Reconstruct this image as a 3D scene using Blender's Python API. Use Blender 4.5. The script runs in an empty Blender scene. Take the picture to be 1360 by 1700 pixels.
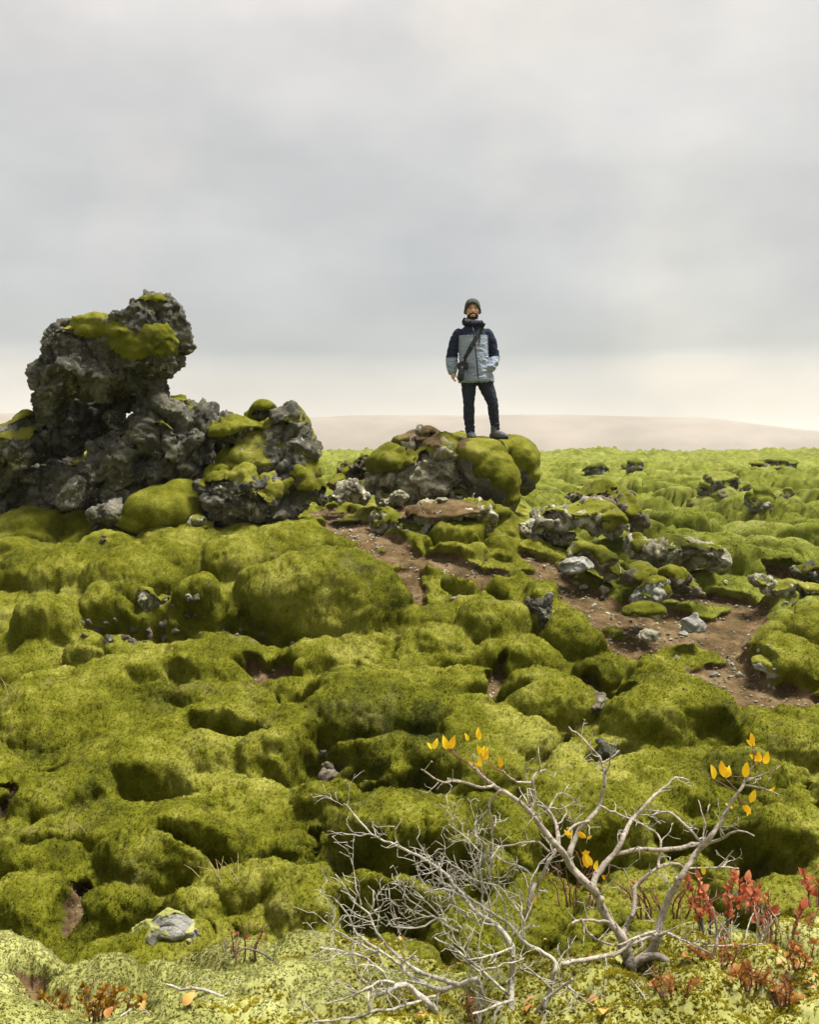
import bpy, bmesh, math, random
import numpy as np
from mathutils import Vector, Matrix
from mathutils.bvhtree import BVHTree

S = bpy.context.scene
COL = S.collection
F, CX, HY, CAMZ = 1500.0, 680.0, 748.0, 1.6      # focal length in photo pixels, principal column, horizon row, eye height
# ------------------------------------------------------------------ camera
cam = bpy.data.cameras.new('camera'); camo = bpy.data.objects.new('camera', cam); COL.objects.link(camo)
camo.location = (0, 0, CAMZ); camo.rotation_euler = (math.radians(90), 0, 0)
cam.sensor_fit = 'HORIZONTAL'; cam.sensor_width = 36.0
cam.lens = F / 1360 * 36.0
cam.shift_y = -(850 - HY) / 1360
cam.clip_start = 0.05; cam.clip_end = 8000
S.camera = camo
# ------------------------------------------------------------------ colour management
S.view_settings.view_transform = 'Standard'; S.view_settings.look = 'None'
S.view_settings.gamma = 1.0; S.view_settings.use_curve_mapping = False
S.view_settings.exposure = 1.47
S.cycles.use_denoising = True
S.cycles.volume_bounces = 1
S.cycles.max_bounces = 6; S.cycles.diffuse_bounces = 2
S.cycles.sample_clamp_indirect = 8.0
# ------------------------------------------------------------------ sun (soft, behind thin cloud)
SUN_EL, SUN_AZ = math.radians(70), math.radians(80)     # azimuth from +Y towards +X
sun = bpy.data.lights.new('sun', 'SUN'); suno = bpy.data.objects.new('sun', sun); COL.objects.link(suno)
sun.energy = 3.5; sun.angle = math.radians(18); sun.color = (1.0, 0.95, 0.86)
sd = Vector((math.sin(SUN_AZ) * math.cos(SUN_EL), math.cos(SUN_AZ) * math.cos(SUN_EL), math.sin(SUN_EL)))
suno.rotation_euler = (-sd).to_track_quat('-Z', 'Y').to_euler()
# ------------------------------------------------------------------ sky
W = bpy.data.worlds.new('World'); S.world = W; W.use_nodes = True
nt = W.node_tree; nt.nodes.clear()
def N(t, k, **kw):
    n = t.nodes.new(k)
    for a, v in kw.items(): setattr(n, a, v)
    return n
def L(t, a, b): t.links.new(a, b)
wo = N(nt, 'ShaderNodeOutputWorld'); bg = N(nt, 'ShaderNodeBackground'); bg.inputs['Strength'].default_value = 0.1
sky = N(nt, 'ShaderNodeTexSky', sky_type='NISHITA'); sky.sun_disc = False
sky.sun_elevation = SUN_EL; sky.sun_rotation = SUN_AZ
tc = N(nt, 'ShaderNodeTexCoord'); sep = N(nt, 'ShaderNodeSeparateXYZ'); L(nt, tc.outputs['Generated'], sep.inputs[0])
mp = N(nt, 'ShaderNodeMapping'); mp.inputs['Scale'].default_value = (1.7, 1.7, 4.0); mp.inputs['Rotation'].default_value = (0, math.radians(30), 0)
L(nt, tc.outputs['Generated'], mp.inputs[0])
n1 = N(nt, 'ShaderNodeTexNoise'); n1.inputs['Scale'].default_value = 1.7; n1.inputs['Detail'].default_value = 5; n1.inputs['Roughness'].default_value = 0.5
L(nt, mp.outputs[0], n1.inputs['Vector'])
mp2 = N(nt, 'ShaderNodeMapping'); mp2.inputs['Scale'].default_value = (2.0, 2.0, 9.0); mp2.inputs['Location'].default_value = (3.1, 1.7, 0.4)
L(nt, tc.outputs['Generated'], mp2.inputs[0])
n2 = N(nt, 'ShaderNodeTexNoise'); n2.inputs['Scale'].default_value = 1.2; n2.inputs['Detail'].default_value = 4
L(nt, mp2.outputs[0], n2.inputs['Vector'])
def math_node(t, op, a, b=None, c=None):
    n = N(t, 'ShaderNodeMath', operation=op)
    for i, v in enumerate((a, b, c)):
        if v is None: continue
        if isinstance(v, (int, float)): n.inputs[i].default_value = v
        else: L(t, v, n.inputs[i])
    return n.outputs[0]
warp = math_node(nt, 'MULTIPLY_ADD', math_node(nt, 'SUBTRACT', n2.outputs['Fac'], 0.5), 0.045, sep.outputs['Z'])
ramp = N(nt, 'ShaderNodeValToRGB'); L(nt, warp, ramp.inputs[0])
els = [(0.0, (0.66, 0.59, 0.535)), (0.030, (0.69, 0.625, 0.57)), (0.080, (0.69, 0.64, 0.595)), (0.101, (0.58, 0.57, 0.55)),
       (0.112, (0.475, 0.48, 0.48)), (0.15, (0.49, 0.497, 0.50)), (0.22, (0.57, 0.574, 0.57)), (0.32, (0.645, 0.638, 0.62)),
       (0.46, (0.70, 0.68, 0.655)), (1.0, (0.66, 0.65, 0.64))]
cr = ramp.color_ramp
while len(cr.elements) < len(els): cr.elements.new(0.5)
for e, (p, c) in zip(cr.elements, els): e.position = p; e.color = (*c, 1)
# broad paler / darker streaks in the cloud deck
st = N(nt, 'ShaderNodeMapRange'); st.inputs['From Min'].default_value = 0.32; st.inputs['From Max'].default_value = 0.70
st.inputs['To Min'].default_value = 0.84; st.inputs['To Max'].default_value = 1.20
L(nt, n1.outputs['Fac'], st.inputs['Value'])
warm = N(nt, 'ShaderNodeMix', data_type='RGBA', blend_type='MULTIPLY'); warm.inputs['Factor'].default_value = 1
L(nt, ramp.outputs[0], warm.inputs[6])
cw = N(nt, 'ShaderNodeCombineColor')
L(nt, st.outputs[0], cw.inputs[0])
L(nt, math_node(nt, 'MULTIPLY_ADD', st.outputs[0], 0.93, 0.066), cw.inputs[1])
L(nt, math_node(nt, 'MULTIPLY_ADD', st.outputs[0], 0.85, 0.15), cw.inputs[2])
L(nt, cw.outputs[0], warm.inputs[7])
def glow(px, py, lo, hi, amt, src, tint):
    d = Vector(((px - CX) / F, 1, (HY - py) / F)).normalized()
    dp = N(nt, 'ShaderNodeVectorMath', operation='DOT_PRODUCT'); L(nt, wv, dp.inputs[0]); dp.inputs[1].default_value = d
    f = N(nt, 'ShaderNodeMapRange', interpolation_type='SMOOTHSTEP'); f.inputs[1].default_value = lo; f.inputs[2].default_value = hi; f.inputs[4].default_value = amt
    L(nt, dp.outputs['Value'], f.inputs[0])
    m = N(nt, 'ShaderNodeMix', data_type='RGBA', blend_type='MULTIPLY'); L(nt, f.outputs[0], m.inputs[0]); L(nt, src, m.inputs[6]); m.inputs[7].default_value = (*tint, 1); return m.outputs[2]
wn = N(nt, 'ShaderNodeTexNoise'); wn.inputs['Scale'].default_value = 3.5; wn.inputs['Detail'].default_value = 5; L(nt, tc.outputs['Generated'], wn.inputs['Vector'])
wsub = N(nt, 'ShaderNodeVectorMath', operation='SUBTRACT'); L(nt, wn.outputs['Color'], wsub.inputs[0]); wsub.inputs[1].default_value = (.5, .5, .5)
wma = N(nt, 'ShaderNodeVectorMath', operation='MULTIPLY_ADD'); L(nt, wsub.outputs[0], wma.inputs[0]); wma.inputs[1].default_value = (.20, .20, .16); L(nt, tc.outputs['Generated'], wma.inputs[2])
wv = wma.outputs[0]
cloud = glow(1060, 250, 0.955, 1.0, 1.0, warm.outputs[2], (1.14, 1.115, 1.06))
cloud = glow(1300, 400, 0.982, 1.0, 1.0, cloud, (1.08, 1.06, 1.03))
cloud = glow(420, 90, 0.975, 1.0, 1.0, cloud, (1.10, 1.07, 1.05))
cloud = glow(1330, 220, 0.982, 1.0, 1.0, cloud, (0.90, 0.91, 0.93))
scl = N(nt, 'ShaderNodeVectorMath', operation='SCALE'); scl.inputs['Scale'].default_value = 3.6
L(nt, cloud, scl.inputs[0])
mixs = N(nt, 'ShaderNodeMix', data_type='RGBA'); mixs.inputs['Factor'].default_value = 0.95
L(nt, sky.outputs[0], mixs.inputs[6]); L(nt, scl.outputs[0], mixs.inputs[7])
L(nt, mixs.outputs[2], bg.inputs['Color']); L(nt, bg.outputs[0], wo.inputs[0])

# ------------------------------------------------------------------ noise
rng = np.random.default_rng(7)
PERM = np.concatenate([rng.permutation(256)] * 2).astype(np.int32)
G3 = rng.normal(size=(256, 3)).astype(np.float32); G3 /= np.linalg.norm(G3, axis=1)[:, None]
RT = rng.random((256, 4)).astype(np.float32)
def perlin(p, sc=1.0, off=0.0):
    q = np.asarray(p, np.float32) * np.float32(sc) + np.float32(off)
    i = np.floor(q).astype(np.int32); f = q - i; i &= 255
    u = f * f * f * (f * (f * 6 - 15) + 10)
    def cor(a, b, c):
        h = PERM[PERM[PERM[i[:, 0] + a & 255] + (i[:, 1] + b & 255)] + (i[:, 2] + c & 255)]
        g = G3[h]
        return g[:, 0] * (f[:, 0] - a) + g[:, 1] * (f[:, 1] - b) + g[:, 2] * (f[:, 2] - c)
    def lx(b, c):
        a0 = cor(0, b, c); return a0 + u[:, 0] * (cor(1, b, c) - a0)
    def ly(c):
        a0 = lx(0, c); return a0 + u[:, 1] * (lx(1, c) - a0)
    z0 = ly(0)
    return (z0 + u[:, 2] * (ly(1) - z0)) * 1.5
def fbm(p, sc, octs=3, gain=0.5, off=0.0):
    r = 0; a = 1.0
    for k in range(octs):
        r = r + a * perlin(p, sc * 2.03 ** k, off + 17.3 * k); a *= gain
    return r
def cells(x, y, size, rmin=0.45, rmax=0.75, seed=0, ex=2.3, ey=0.6):
    """union of rounded pillows scattered one per cell; returns height 0..1"""
    gx = x / size; gy = y / size
    ix = np.floor(gx).astype(np.int32); iy = np.floor(gy).astype(np.int32)
    out = np.zeros_like(gx)
    for dx in (-1, 0, 1):
        for dy in (-1, 0, 1):
            cx = ix + dx; cy = iy + dy
            h = PERM[(PERM[(cx + seed * 37) & 255] + cy) & 255]
            r = RT[h]
            ux = gx - (cx + 0.15 + 0.7 * r[:, 0]); uy = gy - (cy + 0.15 + 0.7 * r[:, 1])
            rad = rmin + (rmax - rmin) * r[:, 2]
            hh = 0.45 + 0.55 * r[:, 3]
            d = np.sqrt(ux * ux + (uy * 1.1) ** 2) / rad
            v = hh * np.clip(1 - d ** ex, 0, 1) ** ey
            out = np.maximum(out, v)
    return out
def pillows(x, y, size, seed=0, w=0.5):
    """packed cushions parted by narrow creases: 0 in the crease, 1 on the crown"""
    gx = x / size; gy = y / size
    ix = np.floor(gx).astype(np.int32); iy = np.floor(gy).astype(np.int32)
    f1 = np.full_like(gx, 9.0); f2 = f1.copy(); hh = np.zeros_like(gx)
    for dx in (-1, 0, 1):
        for dy in (-1, 0, 1):
            cx = ix + dx; cy = iy + dy
            r = RT[PERM[(PERM[(cx + seed * 37) & 255] + cy) & 255]]
            d = np.hypot(gx - cx - 0.1 - 0.8 * r[:, 0], gy - cy - 0.1 - 0.8 * r[:, 1])
            f2 = np.minimum(f2, np.maximum(f1, d)); hh = np.where(d < f1, r[:, 3], hh); f1 = np.minimum(f1, d)
    e = np.clip((f2 - f1) / w, 0, 1)
    return np.sqrt(1 - (1 - e) ** 2), hh
def sstep(a, b, x):
    t = np.clip((x - a) / (b - a), 0, 1); return t * t * (3 - 2 * t)
def smax(a, b, k):
    h = np.clip(0.5 + 0.5 * (a - b) / k, 0, 1)
    return b + (a - b) * h + k * h * (1 - h)

# ------------------------------------------------------------------ helpers
def at(px, py, Y):
    return Vector(((px - CX) / F * Y, Y, CAMZ + (HY - py) / F * Y))
def tag(o, label=None, cat=None, group=None, kind=None):
    if label: o['label'] = label
    if cat: o['category'] = cat
    if group: o['group'] = group
    if kind: o['kind'] = kind
    return o
def link(name, me, mat=None, parent=None, loc=None):
    if mat is not None:
        for m in (mat if isinstance(mat, (list, tuple)) else [mat]): me.materials.append(m)
    o = bpy.data.objects.new(name, me); COL.objects.link(o)
    if parent is not None: o.parent = parent
    if loc is not None: o.location = loc
    return o
def mesh_np(name, V, Fq):
    """V (n,3), Fq (m,k) with constant k"""
    me = bpy.data.meshes.new(name); n = len(V); m, k = Fq.shape
    me.vertices.add(n); me.vertices.foreach_set('co', np.ascontiguousarray(V, np.float32).ravel())
    me.loops.add(m * k); me.loops.foreach_set('vertex_index', np.ascontiguousarray(Fq, np.int32).ravel())
    me.polygons.add(m); me.polygons.foreach_set('loop_start', np.arange(0, m * k, k, dtype=np.int32))
    me.polygons.foreach_set('use_smooth', np.ones(m, bool))
    me.update(calc_edges=True); me.validate()
    return me
def mk(name, V, Fl, mat=None, parent=None, loc=None, smooth=True):
    me = bpy.data.meshes.new(name); me.from_pydata([tuple(v) for v in V], [], Fl); me.update()
    if smooth: me.polygons.foreach_set('use_smooth', np.ones(len(me.polygons), bool))
    return link(name, me, mat, parent, loc)
def mesh_arrays(me):
    n = len(me.vertices); V = np.empty(n * 3, np.float32); me.vertices.foreach_get('co', V)
    Nn = np.empty(n * 3, np.float32); me.vertex_normals.foreach_get('vector', Nn)
    return V.reshape(-1, 3), Nn.reshape(-1, 3)
def tri_faces(me):
    me.calc_loop_triangles(); t = np.empty(len(me.loop_triangles) * 3, np.int32)
    me.loop_triangles.foreach_get('vertices', t); return t.reshape(-1, 3)
def empty(name, loc=(0, 0, 0), rz=0.0):
    o = bpy.data.objects.new(name, None); COL.objects.link(o); o.location = loc; o.rotation_euler = (0, 0, rz)
    o.empty_display_size = 0.1; return o
def remesh(V, Fl, voxel, smooth=0):
    """voxel union of closed overlapping shells -> one skin"""
    me = bpy.data.meshes.new('tmp'); me.from_pydata([tuple(v) for v in V], [], Fl); me.update()
    o = bpy.data.objects.new('tmp', me); COL.objects.link(o)
    md = o.modifiers.new('r', 'REMESH'); md.mode = 'VOXEL'; md.voxel_size = voxel; md.adaptivity = 0
    if smooth:
        sm = o.modifiers.new('s', 'SMOOTH'); sm.factor = 0.5; sm.iterations = smooth
    dg = bpy.context.evaluated_depsgraph_get(); dg.update()
    out = bpy.data.meshes.new_from_object(o.evaluated_get(dg))
    bpy.data.objects.remove(o); bpy.data.meshes.remove(me)
    out.polygons.foreach_set('use_smooth', np.ones(len(out.polygons), bool))
    return out
def set_co(me, V):
    me.vertices.foreach_set('co', np.ascontiguousarray(V, np.float32).ravel()); me.update()
def sweep(pts, rad, seg=10, base=0, cap=1.0):
    """tapered tube with rounded ends; rad per point: r or (rx, ry)"""
    P = [Vector(p) for p in pts]; V = []; Fl = []
    ref = Vector((0, 0, 1))
    if abs((P[-1] - P[0]).normalized().z) > 0.8: ref = Vector((0, 1, 0))
    rings = []
    R = [(r, r) if not isinstance(r, (tuple, list)) else r for r in rad]
    for i, p in enumerate(P):
        t = (P[min(i + 1, len(P) - 1)] - P[max(i - 1, 0)]).normalized()
        a = t.cross(ref)
        if a.length < 1e-5: a = t.cross(Vector((1, 0, 0)))
        a.normalize(); b = a.cross(t).normalized()
        rings.append((p, a, b, t, R[i]))
    p, a, b, t, r = rings[0]
    e = min(r)
    full = [(p - t * e * 0.9 * cap, a, b, (r[0] * 0.25, r[1] * 0.25)), (p - t * e * 0.6 * cap, a, b, (r[0] * 0.75, r[1] * 0.75))]
    full += [(q[0], q[1], q[2], q[4]) for q in rings]
    p, a, b, t, r = rings[-1]; e = min(r)
    full += [(p + t * e * 0.6 * cap, a, b, (r[0] * 0.75, r[1] * 0.75)), (p + t * e * 0.9 * cap, a, b, (r[0] * 0.25, r[1] * 0.25))]
    for (p, a, b, r) in full:
        for k in range(seg):
            an = 2 * math.pi * k / seg
            V.append(p + a * (r[0] * math.cos(an)) + b * (r[1] * math.sin(an)))
    n = len(full)
    for i in range(n - 1):
        for k in range(seg):
            k2 = (k + 1) % seg
            Fl.append((base + i * seg + k, base + i * seg + k2, base + (i + 1) * seg + k2, base + (i + 1) * seg + k))
    Fl.append(tuple(base + k for k in reversed(range(seg))))
    Fl.append(tuple(base + (n - 1) * seg + k for k in range(seg)))
    return V, Fl
def ellipsoid(c, r, base=0, nu=16, nv=10, rot=None):
    V = []; Fl = []
    c = Vector(c)
    for j in range(1, nv):
        ph = math.pi * j / nv
        for i in range(nu):
            th = 2 * math.pi * i / nu
            v = Vector((r[0] * math.sin(ph) * math.cos(th), r[1] * math.sin(ph) * math.sin(th), r[2] * math.cos(ph)))
            if rot is not None: v = rot @ v
            V.append(c + v)
    top = len(V); v = Vector((0, 0, r[2])); V.append(c + (rot @ v if rot is not None else v))
    v = Vector((0, 0, -r[2])); V.append(c + (rot @ v if rot is not None else v))
    for j in range(nv - 2):
        for i in range(nu):
            i2 = (i + 1) % nu
            Fl.append((base + j * nu + i, base + (j + 1) * nu + i, base + (j + 1) * nu + i2, base + j * nu + i2))
    for i in range(nu):
        i2 = (i + 1) % nu
        Fl.append((base + top, base + i, base + i2))
        Fl.append((base + top + 1, base + (nv - 2) * nu + i2, base + (nv - 2) * nu + i))
    return V, Fl
class MB:
    def __init__(s): s.V = []; s.F = []
    def add(s, vf): 
        b = len(s.V); V, Fl = vf; s.V += list(V); s.F += [tuple(i + b for i in f) for f in Fl]; return s
    def tube(s, pts, rad, seg=10, cap=1.0): return s.add(sweep(pts, rad, seg, 0, cap))
    def ell(s, c, r, nu=16, nv=10, rot=None): return s.add(ellipsoid(c, r, 0, nu, nv, rot))
    def box(s, c, h, rot=None):
        c = Vector(c); V = []
        for x in (-1, 1):
            for y in (-1, 1):
                for z in (-1, 1):
                    v = Vector((x * h[0], y * h[1], z * h[2])); V.append(c + (rot @ v if rot is not None else v))
        return s.add((V, [(0, 1, 3, 2), (4, 6, 7, 5), (0, 4, 5, 1), (2, 3, 7, 6), (0, 2, 6, 4), (1, 5, 7, 3)]))
    def obj(s, name, mat, parent=None, loc=None, smooth=True): return mk(name, s.V, s.F, mat, parent, loc, smooth)

# ------------------------------------------------------------------ materials
def new_mat(name):
    m = bpy.data.materials.new(name); m.use_nodes = True
    t = m.node_tree; b = t.nodes['Principled BSDF']; return m, t, b
def ramp_node(t, fac, stops):
    r = N(t, 'ShaderNodeValToRGB'); cr = r.color_ramp
    while len(cr.elements) < len(stops): cr.elements.new(0.5)
    for e, (p, c) in zip(cr.elements, stops): e.position = p; e.color = (*c, 1)
    L(t, fac, r.inputs[0]); return r.outputs[0]
def noise_node(t, vec, scale, detail=4, rough=0.55, dist=0.0):
    n = N(t, 'ShaderNodeTexNoise'); n.inputs['Scale'].default_value = scale; n.inputs['Detail'].default_value = detail
    n.inputs['Roughness'].default_value = rough; n.inputs['Distortion'].default_value = dist
    L(t, vec, n.inputs['Vector']); return n.outputs['Fac']
def mixc(t, fac, a, b, blend='MIX'):
    m = N(t, 'ShaderNodeMix', data_type='RGBA', blend_type=blend)
    for i, v in ((0, fac), (6, a), (7, b)):
        if isinstance(v, (int, float)): m.inputs[i].default_value = v
        elif isinstance(v, tuple): m.inputs[i].default_value = (*v, 1)
        else: L(t, v, m.inputs[i])
    return m.outputs[2]
def mrange(t, v, a, b, c=0.0, d=1.0):
    n = N(t, 'ShaderNodeMapRange'); n.inputs[1].default_value = a; n.inputs[2].default_value = b
    n.inputs[3].default_value = c; n.inputs[4].default_value = d
    L(t, v, n.inputs[0]); return n.outputs[0]
def bump(t, b, h, dist, strength=1.0):
    n = N(t, 'ShaderNodeBump'); n.inputs['Distance'].default_value = dist; n.inputs['Strength'].default_value = strength
    L(t, h, n.inputs['Height']); L(t, n.outputs[0], b.inputs['Normal'])
def coords(t):
    g = N(t, 'ShaderNodeNewGeometry'); return g.outputs['Position']
def moss_color(t, pos, dark, mid, lite, brown=0.25):
    big = noise_node(t, pos, 0.9, 3); med = noise_node(t, pos, 6.0, 4, 0.6); fine = noise_node(t, pos, 55.0, 3, 0.7)
    f = math_node(t, 'ADD', math_node(t, 'MULTIPLY', big, 0.55), math_node(t, 'ADD', math_node(t, 'MULTIPLY', med, 0.4), math_node(t, 'MULTIPLY_ADD', fine, 0.30, 0.075)))
    c = ramp_node(t, f, [(0.52, dark), (0.70, mid), (0.88, lite)])
    sp = mrange(t, noise_node(t, pos, 11.0, 5, 0.75), 0.60, 0.72)
    c = mixc(t, math_node(t, 'MULTIPLY', sp, brown), c, (0.075, 0.058, 0.022))
    dead = mrange(t, noise_node(t, pos, 2.6, 6, 0.72, 0.5), 0.56, 0.70)
    c = mixc(t, math_node(t, 'MULTIPLY', dead, 0.55), c, (0.135, 0.122, 0.048))
    return c
def soil_color(t, pos):
    return ramp_node(t, noise_node(t, pos, 5.0, 6, 0.65), [(0.3, (0.042, 0.028, 0.012)), (0.5, (0.098, 0.064, 0.029)), (0.72, (0.19, 0.135, 0.072))])
MOSS = ((0.022, 0.026, 0.0025), (0.106, 0.109, 0.0062), (0.245, 0.238, 0.048))
PALE = ((0.105, 0.108, 0.024), (0.235, 0.240, 0.072), (0.36, 0.36, 0.155))
FIELD = ((0.040, 0.049, 0.005), (0.128, 0.144, 0.015), (0.225, 0.234, 0.058))
def ground_material(name, cols, bump_d=0.006, brown=0.25):
    m, t, b = new_mat(name); pos = coords(t)
    c = moss_color(t, pos, *cols, brown=brown)
    at_ = N(t, 'ShaderNodeAttribute', attribute_name='soil')
    edge = math_node(t, 'ADD', at_.outputs['Fac'], math_node(t, 'MULTIPLY', math_node(t, 'SUBTRACT', noise_node(t, pos, 14.0, 5, 0.7), 0.5), 0.7))
    c = mixc(t, mrange(t, edge, 0.42, 0.58), c, soil_color(t, pos))
    L(t, c, b.inputs['Base Color']); b.inputs['Roughness'].default_value = 0.95; b.inputs['Specular IOR Level'].default_value = 0.1
    h = math_node(t, 'ADD', noise_node(t, pos, 70.0, 3, 0.7), math_node(t, 'MULTIPLY', noise_node(t, pos, 190.0, 2, 0.6), 0.5))
    bump(t, b, h, bump_d * 2, 1.0)
    return m
M = {}
M['moss'] = ground_material('slope_moss', MOSS, 0.0035)
M['pale_moss'] = ground_material('pale_moss', PALE, 0.0012, 0.3)
M['field_moss'] = ground_material('field_moss', FIELD, 0.006, 0.25)
def soil_mat():
    m, t, b = new_mat('trodden_soil'); pos = coords(t)
    L(t, soil_color(t, pos), b.inputs['Base Color']); b.inputs['Roughness'].default_value = 0.95; b.inputs['Specular IOR Level'].default_value = 0.1
    bump(t, b, noise_node(t, pos, 45.0, 5, 0.7), 0.012)
    return m
def rock_mat(name, dark, mid, lite, lichen, amount):
    m, t, b = new_mat(name); pos = coords(t)
    a = noise_node(t, pos, 2.2, 6, 0.65, 0.6); f = noise_node(t, pos, 22.0, 5, 0.75)
    c = ramp_node(t, math_node(t, 'ADD', math_node(t, 'MULTIPLY', a, 0.6), math_node(t, 'MULTIPLY', f, 0.4)), [(0.40, dark), (0.5, mid), (0.61, lite)])
    film = mrange(t, noise_node(t, pos, 3.7, 5, 0.7), 0.46, 0.62)
    c = mixc(t, math_node(t, 'MULTIPLY', film, 0.55), c, (0.115, 0.115, 0.055))
    patch = noise_node(t, pos, 9.0, 8, 0.78, 0.4); where = noise_node(t, pos, 1.6, 3)
    sp = mrange(t, math_node(t, 'MULTIPLY_ADD', where, amount, patch), 0.80, 0.86)
    c = mixc(t, sp, c, lichen)
    L(t, c, b.inputs['Base Color']); b.inputs['Roughness'].default_value = 0.9; b.inputs['Specular IOR Level'].default_value = 0.25
    h = math_node(t, 'ADD', noise_node(t, pos, 30.0, 6, 0.75), math_node(t, 'MULTIPLY', noise_node(t, pos, 110.0, 3, 0.7), 0.35))
    bump(t, b, h, 0.022)
    return m
M['soil'] = soil_mat()
M['basalt'] = rock_mat('dark_lava', (0.022, 0.021, 0.018), (0.076, 0.072, 0.059), (0.215, 0.200, 0.160), (0.42, 0.42, 0.34), 0.42)
M['lichen_rock'] = rock_mat('lichen_lava', (0.08, 0.070, 0.050), (0.23, 0.21, 0.15), (0.40, 0.375, 0.28), (0.45, 0.44, 0.30), 0.55)
M['grey_rock'] = rock_mat('grey_stone', (0.13, 0.125, 0.11), (0.27, 0.265, 0.235), (0.42, 0.42, 0.38), (0.5, 0.49, 0.36), 0.35)
M['brown_rock'] = rock_mat('brown_lava', (0.045, 0.034, 0.025), (0.125, 0.102, 0.076), (0.25, 0.215, 0.16), (0.38, 0.36, 0.26), 0.35)
def plain(name, col, rough=0.8, var=0.25, scale=30, bd=0.0, spec=0.2, metal=0.0):
    m, t, b = new_mat(name); g = N(t, 'ShaderNodeTexCoord').outputs['Object']
    lo = tuple(c * (1 - var) for c in col); hi = tuple(min(1, c * (1 + var)) for c in col)
    L(t, ramp_node(t, noise_node(t, g, scale, 4, 0.6), [(0.3, lo), (0.7, hi)]), b.inputs['Base Color'])
    b.inputs['Roughness'].default_value = rough; b.inputs['Specular IOR Level'].default_value = spec; b.inputs['Metallic'].default_value = metal
    if bd: bump(t, b, noise_node(t, g, scale * 2.5, 4, 0.6), bd)
    return m
# ------------------------------------------------------------------ ground form
def prof(Y):
    xs = [0.0, 1.5, 2.2, 2.6, 2.95, 3.25, 4.2, 4.7, 6.2, 8.0, 10.0, 12.0, 18.0, 40.0, 100.0, 150.0, 220.0, 420.0, 3000.0]
    zs = [-1.16, -1.17, -1.25, -1.36, -1.75, -2.42, -2.44, -2.32, -2.06, -1.62, -1.29, -1.22, -1.19, -1.08, -0.62, -0.72, -2.0, -14.0, -30.0]
    return np.interp(Y, xs, zs)
def base_z(x, y):
    """large form of the ground, relative to the eye"""
    x = np.asarray(x, np.float64); y = np.asarray(y, np.float64)
    r = np.where(y > 0, y, np.abs(y) * 0.2)
    edge = 0.16 + 0.10 * np.sin(x * 2.3 + 0.6) - 0.22 * sstep(0.0, 1.2, x) + 0.06 * np.sin(x * 6.1)
    yy = np.where(r < 4.4, r + edge * sstep(0.8, 1.8, r) * (1 - sstep(3.3, 4.4, r)), r)
    z = prof(yy)
    z = z + 0.05 * sstep(1.9, 2.3, r) * (1 - sstep(2.6, 2.9, r)) * np.sin(x * 3.1 + 1.0)
    xe = 0.155 * r
    ridge = (1 - sstep(xe - 0.7, xe + 0.9, x)) * sstep(7.4, 9.9, r) * (1 - sstep(12.5, 16.5, r))
    z = z + 0.44 * ridge
    # shallow roll of the open field
    far = sstep(12, 25, r)
    z = z + far * 0.16 * np.sin(x * 0.21 + 1.0) * np.sin(r * 0.17 + 0.4)
    return z
def hit_base(px, py):
    Y = np.geomspace(3.2 if py < 1520 else 1.0, 140, 2400)
    z = (HY - py) / F * Y; g = base_z((px - CX) / F * Y, Y)
    k = np.argmax(g >= z)
    return (px - CX) / F * Y[k], Y[k]
# hand placed cushions: (px, py of the foot centre, half width px, depth factor, height factor, skew)
CUSH = [
 (215, 985, 78, .9, .62), (280, 955, 62, .9, .6), (75, 1062, 60, .9, 1.0), (172, 1022, 44, .8, .75), (545, 1022, 135, .7, .62), (470, 1000, 80, .7, .55), (620, 1005, 70, .8, .6),
 (330, 1000, 34, .9, .9), (385, 945, 72, .8, .45), (470, 925, 80, .8, .4), (560, 915, 60, .8, .35), (110, 965, 66, .9, .5), (40, 960, 50, .9, .5), (300, 915, 70, .8, .4), (380, 1050, 36, .8, .6),
 (520, 1105, 60, .8, .5), (600, 1190, 112, .8, .42), (690, 1200, 70, .8, .42), (285, 1432, 118, .75, .75), (200, 1300, 120, .9, .36), (330, 1250, 110, .8, .30), (470, 1262, 78, .9, .5),
 (80, 1200, 110, .9, .30), (210, 1150, 100, .8, .28), (350, 1120, 90, .8, .30), (90, 1330, 90, .8, .40), (540, 1330, 70, .8, .5), (645, 1385, 86, .8, .55), (560, 1260, 60, .8, .4),
 (915, 1178, 88, .7, .48), (985, 1128, 42, .9, .75), (860, 1105, 70, .7, .35), (820, 1060, 64, .9, .75), (960, 1075, 58, .9, .75), (930, 1010, 60, .7, .42), (740, 1080, 60, .8, .3), (700, 1040, 50, .7, .3),
 (1105, 1212, 118, .75, .62), (1060, 1118, 26, .9, .8), (1010, 1392, 125, .8, .60), (1110, 1340, 90, .8, .55), (930, 1330, 70, .8, .4), (1320, 1418, 96, .8, .72), (1290, 1250, 86, .8, .5), (1350, 1215, 60, .8, .55),
 (1230, 1290, 70, .8, .4), (790, 1290, 80, .8, .35), (740, 1385, 42, .9, .8), (860, 1400, 90, .8, .45), (720, 1260, 50, .8, .4), (800, 1210, 70, .8, .3), (850, 1250, 60, .8, .3),
 (480, 1470, 80, .8, .5), (390, 1490, 70, .8, .5), (60, 1440, 80, .8, .5), (200, 1500, 70, .8, .45), (520, 1510, 70, .8, .5), (600, 1470, 60, .8, .5), (330, 1520, 60, .8, .45), (60, 1520, 80, .8, .4), (690, 1480, 50, .8, .5),
 (1290, 1110, 80, .8, .42), (1330, 1060, 56, .8, .5), (1250, 1060, 50, .7, .3), (1180, 1430, 80, .8, .5), (760, 1450, 80, .8, .5),
 
 (50, 885, 70, .8, .5), (140, 880, 60, .8, .4), (20, 930, 40, .8, .5), (180, 925, 60, .8, .4), (400, 905, 60, .8, .3), (500, 890, 50, .8, .3),
]
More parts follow.
